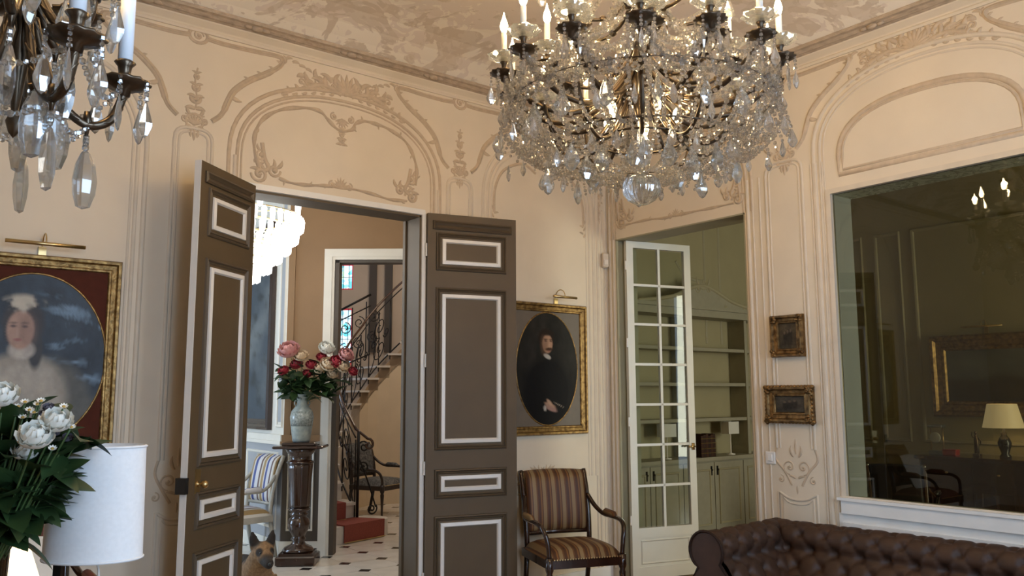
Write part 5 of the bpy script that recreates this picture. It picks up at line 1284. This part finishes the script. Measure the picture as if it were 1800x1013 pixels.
# --- bouquet
LEAFM = mat('dark_green_leaf', (.022, .050, .014), .45, var=.4, scale=8); LEAFL = mat('green_leaf', (.045, .085, .020), .45, var=.35, scale=8)
STEM = mat('green_stem', (.05, .09, .025), .5)
PETW = mat('white_petal', (.80, .79, .72), .6, var=.06, scale=12); PETK = mat('pink_petal', (.62, .30, .28), .6, var=.12, scale=9); PETR = mat('crimson_petal', (.36, .030, .045), .6, var=.25, scale=9); PETC = mat('cream_petal', (.72, .56, .38), .6, var=.12, scale=9); PETG = mat('mauve_grey_petal', (.14, .13, .16), .7, var=.2)
YEL = mat('yellow_stamen', (.45, .28, .06), .7)
def petal(mb, base, az, tilt, L_, w_, cup, n=4):
    R = Matrix.Rotation(az, 3, 'Z') @ Matrix.Rotation(tilt, 3, 'Y'); vs = []; fs = []
    for j in range(n + 1):
        t = j / n; ww = w_ * math.sin(PI * (.18 + .70 * t)) ; x = cup * math.sin(t * PI) * .5 - cup * .35 * max(0, t - .7) * 3
        for i in range(n + 1):
            s_ = 2 * i / n - 1; vs.append(Vector(base) + R @ Vector((x - cup * .35 * s_ * s_, s_ * ww, t * L_)))
    for j in range(n):
        for i in range(n): fs.append((j * (n + 1) + i, j * (n + 1) + i + 1, (j + 1) * (n + 1) + i + 1, (j + 1) * (n + 1) + i))
    mb.add(vs, fs)
def rose_mesh(name, r, m_, layers=((3, .15, .75), (5, .45, .9), (6, .85, 1.0), (7, 1.25, 1.0))):
    q = MB(); k0 = 0
    for (n, tl, sc_) in layers:
        for k in range(n): petal(q, (0, 0, 0), 2 * PI * k / n + k0, tl, r * 1.15 * sc_, r * .62, r * .45)
        k0 += .7
    return q.mesh(name, m_, True)
def daisy_mesh(name, r, m_):
    q = MB()
    for k in range(9): petal(q, (0, 0, 0), 2 * PI * k / 9, 1.15, r, r * .28, r * .1, 3)
    return q.mesh(name, m_, True)
rose_w, rose_k, rose_r, rose_c = (rose_mesh(n, .042, m_) for n, m_ in (('white_bloom', PETW), ('pink_bloom', PETK), ('red_bloom', PETR), ('cream_bloom', PETC)))
rose_m = rose_mesh('mauve_bloom', .042, PETG, ((4, .4, .8), (6, .9, 1)))
dai_w = daisy_mesh('daisy_bloom', .016, PETW); eye_me = MB().ell((0, 0, .003), (.006, .006, .004), 8, 5).mesh('daisy_eye', YEL, True)
def leaf_blade(L_, w_, m_, name='leaf'):
    q = MB(); vs = []; fs = []; n = 7
    for j in range(n + 1):
        t = j / n; ww = w_ * math.sin(PI * t ** .8) ** .9 + .0006
        for s_ in (-1, 0, 1): vs.append((t * L_, s_ * ww, (-.18 * L_ * t * t) + abs(s_) * ww * .25))
    for j in range(n):
        for i in range(2): fs.append((j * 3 + i, j * 3 + i + 1, (j + 1) * 3 + i + 1, (j + 1) * 3 + i))
    q.add(vs, fs); return q.mesh(name, m_, True)
lf_nr = leaf_blade(.105, .030, LEAFM)
lf_big, lf_mid, lf_sm = leaf_blade(.15, .038, LEAFM), leaf_blade(.10, .022, LEAFL), leaf_blade(.055, .014, LEAFM)
def rot_to(dv): return Vector((0, 0, 1)).rotation_difference(Vector(dv).normalized()).to_euler()
def flower(name, label, group, neck, head, me, bm=None, s_=1.0, leaves=0, lme=None, stem=True):
    t = thing(name, label, 'flower', neck, 0, group); d = Vector(head) - Vector(neck)
    if stem: MB().tube(spline([(0, 0, 0), tuple(d * .5 + Vector((0, 0, .015))), tuple(d)], 4), .0028, 5).build('stem', STEM, t, True)
    b_ = inst('bloom', me, t, d, rot_to(d + Vector((0, 0, .06)) - Fh * .5 * d.length), (s_,) * 3)
    if bm: inst('flower_eye', bm, b_)
    for k in range(leaves):
        p_ = d * random.uniform(.45, .9); inst('leaf', lme, t, p_, (random.uniform(-.5, .5), random.uniform(-.7, .3), random.uniform(0, 2 * PI)))
    return t
def sprig(label, group, neck, head, lme, n, spread=1.0):
    t = thing('leafy_sprig', label, 'foliage', neck, 0, group); d = Vector(head) - Vector(neck)
    MB().tube(spline([(0, 0, 0), tuple(d * .5 + Vector((0, 0, .01))), tuple(d)], 4), .002, 5).build('stem', STEM, t, True)
    for k in range(n): inst('leaf', lme, t, d * (.55 + .45 * k / max(1, n - 1)), (random.uniform(-.6, .6), random.uniform(-.9, .5), random.uniform(0, 2 * PI)))
    return t
random.seed(11)
vz = H(-1.375, 2.2, 0); VZ = .762
va = thing('glass_vase', 'clear glass cylinder vase with flower stems, left edge', 'vase', (vz.x, vz.y, VZ))
MB().lathe([(.05, .006), (.052, .01), (.075, .60), (.078, .605), (.074, .60), (.048, .014), (0, .014), (0, 0), (.05, 0), (.052, .01)], (0, 0, 0), 28).build('vase_body', pane_mat('vase_glass', (.86, .90, .84), 1.45, boost=1.6), va, True)
MB().lathe([(0, .015), (.049, .015), (.064, .32), (0, .32)], (0, 0, 0), 20).build('water', pane_mat('vase_water', (.80, .78, .55), 1.33), va, True)
nk = Vector((vz.x, vz.y, VZ + .30))
def hd(px, py, d): r_ = ray(px, py); return CAM + r_ * (d / r_.dot(Fh))
for i, (px, py, d, s_) in enumerate(((98, 748, 2.12, .95), (62, 775, 2.08, 1.05), (45, 800, 2.15, .8), (5, 705, 2.1, 1.0), (15, 745, 2.25, .8))):
    flower('white_rose', ['white rose at the right of the near bouquet', 'full white rose lowest in front of the near bouquet', 'small white rose half hidden under the full one', 'bright white rose at the top left of the near bouquet', 'pale rose at the left edge of the near bouquet'][i], 'white roses in the near bouquet', nk, hd(px, py, d), rose_w, None, s_, 1, lf_mid)
for i, (px, py) in enumerate(((44, 708), (32, 716), (52, 722), (66, 712), (72, 706), (28, 730), (40, 735), (60, 726), (112, 716), (125, 752), (92, 790))):
    flower('daisy', 'small white daisy among the near bouquet of roses', 'daisies in the near bouquet', nk, hd(px, py, 2.13), dai_w, eye_me, .75)
for i, (px, py) in enumerate(((85, 722), (75, 735), (105, 740), (95, 765), (118, 775), (85, 745))):
    flower('mauve_flower', 'small mauve grey flower tucked into the near bouquet', 'mauve flowers in the near bouquet', nk, hd(px, py, 2.18), rose_m, None, .42)
for i, (px, py, n) in enumerate(((20, 760, 6), (50, 765, 6), (10, 790, 6), (35, 800, 6), (130, 768, 4), (140, 772, 3), (95, 805, 5), (110, 800, 4), (0, 810, 5), (70, 810, 5), (-30, 760, 6), (60, 750, 6), (85, 780, 6), (30, 780, 6), (100, 735, 5), (-20, 800, 6))):
    sprig('dark green leafy sprig filling the near bouquet', 'leaf sprigs in the near bouquet', nk, hd(px, py, 2.20), lf_nr, n + 3)
for i, (px, py) in enumerate(((5, 755), (25, 775), (45, 790), (15, 810), (40, 825), (60, 800), (0, 835), (75, 760), (25, 840), (55, 835), (80, 825))):
    sprig('broad dark leaf sprig low in the near bouquet', 'broad leaf sprigs in the near bouquet', nk, hd(px, py, 2.16 + .02 * (i % 4)), lf_big, 7)
# ================================================================== HALL PIECES
pdl = H(-2.07, 8.22, 0)
pe_ = thing('pedestal', 'tall turned mahogany pedestal on a square plinth in the hall', 'pedestal', (pdl.x, pdl.y, 0), HROT + .06)
MB().cbox((0, 0, .045), (.37, .34, .09), .012).bb(-.155, .155, -.145, .145, .09, .115).build('plinth', DARKW, pe_)
MB().lathe([(.14, .115), (.15, .13), (.13, .155), (.075, .18), (.055, .21), (.075, .23), (.06, .25), (.065, .27), (.095, .32), (.105, .37), (.095, .42), (.065, .44), (.085, .455), (.09, .47), (.07, .48), (.10, .50), (.11, .52)], (0, 0, 0), 24).build('turned_base', DARKW, pe_, True)
MB().lathe([(.085, .50), (.095, .56), (.115, .90), (.118, .95)], (0, 0, 0), 40, flute=.045, nf=10).build('fluted_shaft', DARKW, pe_, True)
MB().lathe([(.12, .94), (.135, .955), (.12, .97), (.10, .985), (.105, 1.02), (.13, 1.05), (.15, 1.09), (0, 1.09)], (0, 0, 0), 24).build('capital', DARKW, pe_, True)
MB().cbox((0, 0, 1.105), (.48, .36, .028), .008).cbox((0, 0, 1.135), (.32, .28, .03), .006).build('pedestal_top', DARKW, pe_)
CEL = mat('celadon_porcelain', (.36, .40, .37), .18, var=.15, scale=18, col2=(.20, .25, .26))
vs_ = thing('porcelain_vase', 'celadon porcelain baluster vase holding flowers on the pedestal', 'vase', (pdl.x, pdl.y, 1.15))
MB().lathe([(.075, 0), (.085, .01), (.088, .04), (.105, .16), (.112, .24), (.10, .30), (.065, .345), (.050, .37), (.052, .42), (.075, .455), (.085, .465), (.075, .462), (.045, .42), (.04, .37), (.0, .36)], (0, 0, 0), 28).build('vase_body', CEL, vs_, True)
for sx in (-1, 1): MB().tube([(sx * .05, 0, .40), (sx * .075, 0, .40), (sx * .08, 0, .37), (sx * .062, 0, .345)], .007, 6).build('handle', CEL, vs_, True)
MB().lathe([(.1055, .155), (.1135, .24), (.102, .297)], (0, 0, 0), 28).build('painted_band', mat('blue_grey_glaze', (.15, .18, .18), .2, var=.6, scale=60, col2=(.38, .42, .40)), vs_, True)
nk = Vector((pdl.x, pdl.y, 1.50)); random.seed(4)
FL = [(510, 622, 'k', 1.5), (530, 630, 'c', 1.0), (573, 617, 'w', 1.15), (522, 645, 'r', .9), (547, 645, 'r', .8), (575, 645, 'c', 1.15), (560, 652, 'c', 1.0), (590, 640, 'r', 1.0), (606, 628, 'k', 1.1), (600, 647, 'c', 1.1), (500, 655, 'r', .8), (540, 660, 'r', .7), (618, 655, 'r', .7), (565, 632, 'r', .8), (582, 660, 'c', .8)]
ms = {'k': (rose_k, 'pink_peony', 'pink'), 'c': (rose_c, 'cream_rose', 'cream'), 'w': (rose_w, 'white_rose', 'white'), 'r': (rose_r, 'red_rose', 'crimson')}
seen = {}
LBL = {1: 'cream rose beside the large pink peony in the pedestal bouquet', 3: 'crimson rose just below the pink peony, left side of the pedestal bouquet', 4: 'small crimson rose in the middle of the pedestal bouquet', 5: 'largest cream rose at the front right of the pedestal bouquet', 6: 'cream rose lowest in the centre of the pedestal bouquet', 7: 'crimson rose between the big cream rose and right peony', 9: 'cream rose at the right edge of the pedestal bouquet', 10: 'crimson rose at the far left tip of the pedestal bouquet', 11: 'small crimson rose lowest in the pedestal bouquet', 12: 'crimson rose at the far right tip of the pedestal bouquet', 13: 'crimson rose under the white rose, top of the pedestal bouquet', 14: 'small cream rose low at the right of the pedestal bouquet', 0: 'large pink peony at the upper left of the pedestal bouquet', 8: 'pink peony at the right of the pedestal bouquet', 2: 'white rose at the top of the pedestal bouquet'}
for i, (px, py, k, s_) in enumerate(FL):
    me, nm, cl = ms[k]; lb = LBL[i]
    flower(nm, lb, '%s flowers in the pedestal bouquet' % cl, nk, hd(px, py, 8.05 + .10 * random.random()), me, eye_me if k in 'cw' else None, s_ * 1.75, 3, lf_big)
for i in range(18):
    px = random.uniform(492, 622); py = random.uniform(628, 690) if i % 3 else random.uniform(668, 690)
    sprig('dark green leaf sprig in the pedestal bouquet', 'leaf sprigs in the pedestal bouquet', nk, hd(px, py, 8.2 + random.uniform(-.15, .2)), lf_big, 8)
# ------------------------------------------------------------------ dog lying in the hall
m, nt, p = _base('shepherd_coat'); N = nt.nodes; L = nt.links
tc = N.new('ShaderNodeTexCoord')
def blob(c, r, soft_=.4):
    v = N.new('ShaderNodeVectorMath'); v.operation = 'DISTANCE'; L.new(tc.outputs['Object'], v.inputs[0]); v.inputs[1].default_value = c
    q = N.new('ShaderNodeMapRange'); q.inputs[1].default_value = r; q.inputs[2].default_value = r * (1 - soft_); L.new(v.outputs['Value'], q.inputs[0]); return q.outputs[0]
fur = N.new('ShaderNodeTexNoise'); fur.inputs['Scale'].default_value = 45; fur.inputs['Detail'].default_value = 4; L.new(tc.outputs['Object'], fur.inputs['Vector'])
colr = ramp(fur.outputs['Fac'], [(.3, (.16, .085, .035)), (.7, (.30, .18, .085))])
for c, r in (((.40, 0, .36), .10), ((.33, 0, .36), .075), ((.22, .08, .53), .09), ((.22, -.08, .53), .09), ((.30, .05, .435), .04), ((.30, -.05, .435), .04), ((-.2, 0, .34), .22), ((.0, 0, .36), .13)): colr = mix(blob(c, r), colr, (.022, .016, .012))
L.new(colr, p.inputs['Base Color']); p.inputs['Roughness'].default_value = .8
bm_ = N.new('ShaderNodeBump'); bm_.inputs['Strength'].default_value = .5; bm_.inputs['Distance'].default_value = .01; L.new(fur.outputs['Fac'], bm_.inputs['Height']); L.new(bm_.outputs[0], p.inputs['Normal'])
FUR = m
dp = H(-2.04, 6.95, 0); dg = thing('dog', 'brown shepherd dog with dark muzzle and upright ears lying in the doorway', 'dog', (-2.79, 1.13, .0), -1.68)
q = MB()   # facing local +x, lying like a sphinx
q.ell((-.25, 0, .17), (.34, .135, .155), 20, 12); q.ell((.02, 0, .19), (.18, .13, .18), 18, 12); q.ell((-.48, 0, .15), (.17, .16, .15), 16, 10)
q.tube([(.06, 0, .24), (.13, 0, .33), (.20, 0, .40)], [.12, .10, .085], 12)
q.ell((.23, 0, .425), (.095, .082, .078), 18, 12); q.ell((.28, 0, .40), (.08, .062, .06), 16, 10)
q.tube([(.28, 0, .39), (.34, 0, .375), (.40, 0, .362), (.425, 0, .358)], [.055, .045, .036, .026], 12); q.tube([(.28, 0, .36), (.36, 0, .345), (.405, 0, .342)], [.035, .026, .018], 10)
for s_ in (-1, 1):
    R = Matrix.Rotation(s_ * -.22, 3, 'X') @ Matrix.Rotation(-.12, 3, 'Y')
    q.lathe([(.042, -.02), (.040, .02), (.030, .065), (.014, .105), (.003, .125)], (.205, s_ * .058, .475), 12, .45, 1.0, R=R)
    q.tube([(.02, s_ * .11, .20), (.02, s_ * .13, .08), (.12, s_ * .12, .045), (.32, s_ * .10, .035), (.40, s_ * .10, .03)], [.065, .055, .045, .034, .036], 10)
    q.tube([(-.45, s_ * .15, .14), (-.30, s_ * .19, .10), (-.42, s_ * .20, .04), (-.28, s_ * .20, .032)], [.10, .07, .045, .036], 10)
q.tube([(-.60, 0, .14), (-.74, .05, .08), (-.88, .14, .045), (-.98, .26, .04)], [.06, .05, .045, .02], 10)
body = q.build('body', FUR, dg, True)
rm = body.modifiers.new('Remesh', 'REMESH'); rm.mode = 'VOXEL'; rm.voxel_size = .011; rm.use_smooth_shade = True
smo = body.modifiers.new('Smooth', 'SMOOTH'); smo.iterations = 4; smo.factor = .5
MB().ell((.432, 0, .366), (.016, .02, .015), 10, 8).build('nose', BLACKG, dg, True)
for s_ in (-1, 1): MB().ell((.312, s_ * .042, .432), (.011, .010, .010), 10, 8).build('eye', BLACKG, dg, True)
q = MB()
for s_ in (-1, 1):
    R = Matrix.Rotation(s_ * -.22, 3, 'X') @ Matrix.Rotation(-.12, 3, 'Y'); q.lathe([(.028, .0), (.026, .03), (.016, .07), (.004, .10)], (.216, s_ * .058, .475), 10, .35, .85, R=R)
q.build('ear_lining', mat('dark_ear_fur', (.03, .02, .015), .9), dg, True)
# ================================================================== LIBRARY
bk_ = thing('bookcase', 'olive grey built-in bookcase with panelled cupboard doors and carved crest', 'bookcase', (2.2, 1.0, 0)); o_ = bk_.location.copy()
def bx(mb, x0, x1, y0, y1, z0, z1): return mb.bb(x0 - o_.x, x1 - o_.x, y0 - o_.y, y1 - o_.y, z0, z1)
OLD = mat('olive_grey_shelf_paint', (.30, .285, .215), .5, var=.05)
q = MB(); bx(q, .5, 4.18, .72, .995, 0, .86); q.build('cupboard_body', OLD, bk_)
q = MB(); bx(q, .48, 4.19, .68, .995, .86, .90); q.build('counter', OLD, bk_)
for k, x0 in enumerate((.73, 1.255, 1.78, 2.305, 2.83, 3.355)):
    q = MB(); bx(q, x0 + .006, x0 + .519, .70, .72, .08, .84); d = q.build('cupboard_door', OLD, bk_)
    MB().profframe(x0 + .07, x0 + .455, .16, .77, [(0, 0), (.004, .012), (.016, .010), (.022, 0)], lambda u, z, h: Vector((u - o_.x, .70 - h - o_.y, z))).build('panel_moulding', OLIVE, d)
    xx = x0 + (.05 if k % 2 else .47); q = MB(); q.lathe([(.006, 0), (.012, .01), (.010, .02), (0, .022)], (0, 0, 0), 8); kn = q.build('knob', BLACKG, d, True); kn.location = (xx - o_.x, .70 - o_.y, .76); kn.rotation_euler = (PI / 2, 0, 0)
    q = MB(); bx(q, xx - .012, xx + .012, .694, .70, .70, .80); q.build('knob_plate', BLACKG, d)
for x in (.98, 2.0, 3.05, 4.1): q = MB(); bx(q, x - .025, x + .025, .76, .995, .90, 2.50); q.build('upright', OLD, bk_)
for (xa, xb) in ((1.0, 1.98), (2.02, 3.03), (3.07, 4.08)):
    for z in (1.31, 1.71, 2.11): q = MB(); bx(q, xa, xb, .77, .995, z - .018, z + .018); q.build('shelf', OLD, bk_)
q = MB(); bx(q, .95, 4.14, .72, .995, 2.48, 2.56); bx(q, .92, 4.16, .69, .995, 2.56, 2.60); q.build('cornice', OLD, bk_)
fx = lambda u, z, h: Vector((u - o_.x, .72 - h - o_.y, z))
pl = spline([(1.15, 2.60), (1.7, 2.68), (2.24, 2.84), (2.78, 2.68), (3.3, 2.60)], 6); q = MB(); q.prism([(u, z) for u, z in pl] + [(3.3, 2.58), (1.15, 2.58)], fx, -.1, 0); q.build('pediment', OLD, bk_)
q = MB(); q.ridge(pl, .022, fx, .8)
shell(q, fx, 2.24, 2.80, .12)
for s_ in (-1, 1):
    scrollr(q, fx, 2.24 + s_ * .10, 2.80, .05, 0, s_ * 1.3, .012); leafr(q, fx, 2.24 + s_ * .05, 2.82, PI / 2 - s_ * .9, .14, .02, s_)
    for x in (.4, .75): shell(q, fx, 2.24 + s_ * x, 2.60, .05, 5)
q.build('carved_crest', OLIVE, bk_, True)
LSH = mat('pale_grey_lamp_shade', (.62, .62, .58), .8, var=.03)
for x, lb in ((2.74, 'small lamp with pale rectangular shade on the bookcase counter, right of the books'), (1.64, 'small lamp with pale rectangular shade seen through the glass door')):
    t = thing('shelf_lamp', lb, 'lamp', (x, .80, .90), 0, 'lamps on the bookcase counter')
    q = MB(); q.frame(-.095, .095, -.055, .055, .004, lambda u, v, h: Vector((u, v, h)), .24, .38); q.build('lamp_shade', LSH, t)
    MB().lathe([(.05, 0), (.05, .01), (.008, .016), (.006, .25), (.02, .26), (.02, .30), (0, .30)], (0, 0, 0), 12).build('lamp_base', WHITE, t, True)
    MB().box((0, 0, .36), (.185, .004, .004)).box((0, 0, .36), (.004, .105, .004)).build('shade_carrier', BRASS, t)
BKC = [(.045, .018, .010), (.03, .014, .010), (.055, .022, .012), (.025, .012, .009), (.05, .02, .01), (.035, .016, .01)]
for k in range(6):
    t = thing('leather_book', ['leftmost brown leather book on the bookcase counter', 'second leather book of the row on the counter', 'third leather book of the row on the counter', 'fourth leather book of the row on the counter', 'fifth leather book of the row on the counter', 'rightmost leather book, nearest the shelf lamp'][k], 'book', (2.13 + k * .042, .80, .90), 0, 'books on the bookcase counter')
    hgt = .235 + .01 * (k % 3); cm_ = mat('book_leather_%d' % k, BKC[k], .4, var=.2)
    MB().bb(-.020, -.016, -.08, .08, 0, hgt).bb(.016, .020, -.08, .08, 0, hgt).bb(-.02, .02, -.084, -.078, 0, hgt).build('cover', cm_, t); MB().bb(-.016, .016, -.078, .074, .004, hgt - .006).build('page_block', mat('aged_paper', (.55, .47, .33), .8), t)
    for z in (.04, .09, .15, .20): MB().bb(-.0205, .0205, -.0865, -.083, z, z + .008).build('gilt_band', BRASS, t)
# end wall of the library: landscape, sideboard and objects
t, g = picture('landscape_painting', 'dark landscape in a broad gilt frame on the far library wall behind the glass', flx, .90, 2.25, 1.345, 2.235, .17, .09, GOLD)
def land(U, V):
    n = np_noise(U, V, 4, 31); img = np.zeros(U.shape + (3,)); img += np.array([.10, .115, .11]) * (.5 + .8 * n)[..., None]; img = lay(img, np.clip((.42 + .15 * n - V) * 8, 0, 1), (.03, .028, .02)); img = lay(img, soft(sdell(U, V, .6, .40, .18, .12), .4) * .8, (.015, .014, .01)); return img
canvas('canvas', g, 1.06, 2.09, 1.505, 2.075, .028, 60, 50, land, OIL, t)
picture_light('brass picture light above the landscape behind the interior window', flx, 1.5, 2.31, .42)
sbd = thing('sideboard', 'long dark mahogany sideboard under the landscape in the library', 'sideboard', (3.87, -2.0, 0)); o2 = Vector((3.87, -2.0, 0))
MB().cbox((0, 0, .93), (.56, 2.16, .04), .01).build('sideboard_top', DARKW, sbd); MB().bb(-.24, .26, -1.04, 1.04, .10, .91).build('carcass', DARKW, sbd)
for k in range(4):
    y = -1.0 + .5 * k; d = MB().bb(-.258, -.24, y + .01, y + .49, .14, .68).build('sideboard_door', DARKW, sbd); MB().profframe(y + .07, y + .43, .20, .62, [(0, 0), (.004, .01), (.015, .008), (.02, 0)], lambda u, z, h: Vector((-.258 - h, u, z))).build('panel_moulding', DARKW, d)
    d = MB().bb(-.258, -.24, y + .01, y + .49, .70, .88).build('drawer', DARKW, sbd); MB().ell((-.268, y + .25, .79), (.012, .018, .012), 8, 6).build('knob', BRASS, d, True)
for x in (-.2, .22):
    for y in (-1.0, 1.0): MB().bb(x - .03, x + .03, y - .03, y + .03, 0, .10).build('foot', DARKW, sbd)
t = thing('bronze_statuette', 'dark bronze standing figurine on the library sideboard', 'statuette', (3.85, -1.46, .95))
MB().cbox((0, 0, .015), (.07, .07, .03), .005).build('base', BRONZE, t); MB().tube([(-.012, -.014, .03), (-.006, -.010, .10), (0, 0, .145), (0, 0, .18), (0, .004, .205), (0, .004, .222)], [.014, .016, .024, .022, .009, .012], 10).tube([(.008, .016, .03), (.004, .010, .10), (0, 0, .145)], [.014, .016, .022], 10).tube([(0, -.02, .19), (.01, -.04, .16), (.02, -.03, .125)], [.009, .007, .006], 8).tube([(0, .022, .19), (.0, .042, .21), (.0, .038, .25)], [.009, .007, .006], 8).ell((0, .004, .24), (.016, .014, .018), 10, 8).build('figure', BRONZE, t, True)
t = thing('vase_lamp', 'table lamp with lit cream shade and dark vase base on the sideboard', 'lamp', (3.88, -1.72, .95))
MB().lathe([(.05, 0), (.055, .015), (.035, .04), (.055, .10), (.065, .15), (.045, .20), (.025, .22), (.03, .25), (.01, .26), (.01, .34), (0, .34)], (0, 0, 0), 18).build('vase_base', BLACKG, t, True)
CSH = emit('lit_cream_shade', (.62, .50, .30), .55); n = 32; vs = []; fs = []
for r, z in ((.19, .30), (.135, .54), (.132, .54), (.187, .30)):
    for k in range(n): vs.append((r * math.cos(2 * PI * k / n), r * math.sin(2 * PI * k / n), z))
for j in range(4):
    for k in range(n): fs.append((j * n + k, j * n + (k + 1) % n, ((j + 1) % 4) * n + (k + 1) % n, ((j + 1) % 4) * n + k))
MB().add(vs, fs).build('lamp_shade', CSH, t, 'auto'); lamp_point('bulb_light', t, (0, 0, .42), 2.0, (1, .75, .45), .03)
t = thing('glass_clock', 'small glazed mantel clock on the near end of the sideboard', 'clock', (3.85, -1.06, .95))
MB().cbox((0, 0, .02), (.10, .16, .04), .006).cbox((0, 0, .30), (.10, .16, .03), .006).build('clock_case', mat('grey_metal', (.25, .27, .27), .35, .5), t)
for y in (-.065, .065): MB().lathe([(.008, .04), (.008, .285)], (0, y, 0), 8).build('column', BRASS, t, True)
o = MB().lathe([(.055, -.01), (.055, .01), (.05, .012), (0, .012)], (0, 0, 0), 24).build('clock_face', mat('pale_dial', (.5, .5, .46), .4), t, True); o.location = (-.04, 0, .18); o.rotation_euler = (0, -PI / 2, 0)
t = thing('red_box', 'small red box beside the glazed clock on the sideboard', 'box', (3.80, -1.22, .95)); MB().cbox((0, 0, .025), (.10, .14, .05), .006).build('box_body', mat('red_lacquer', (.30, .015, .012), .3), t); MB().cbox((0, 0, .056), (.105, .145, .014), .004).build('box_lid', mat('red_lacquer', (.30, .015, .012)), t)
armchair('black leather armchair before the sideboard in the dark library', (3.05, -1.06, 0), 1.9, mat('chrome_tube', (.35, .35, .36), .2, 1), BLEATH, 1.0, .92)
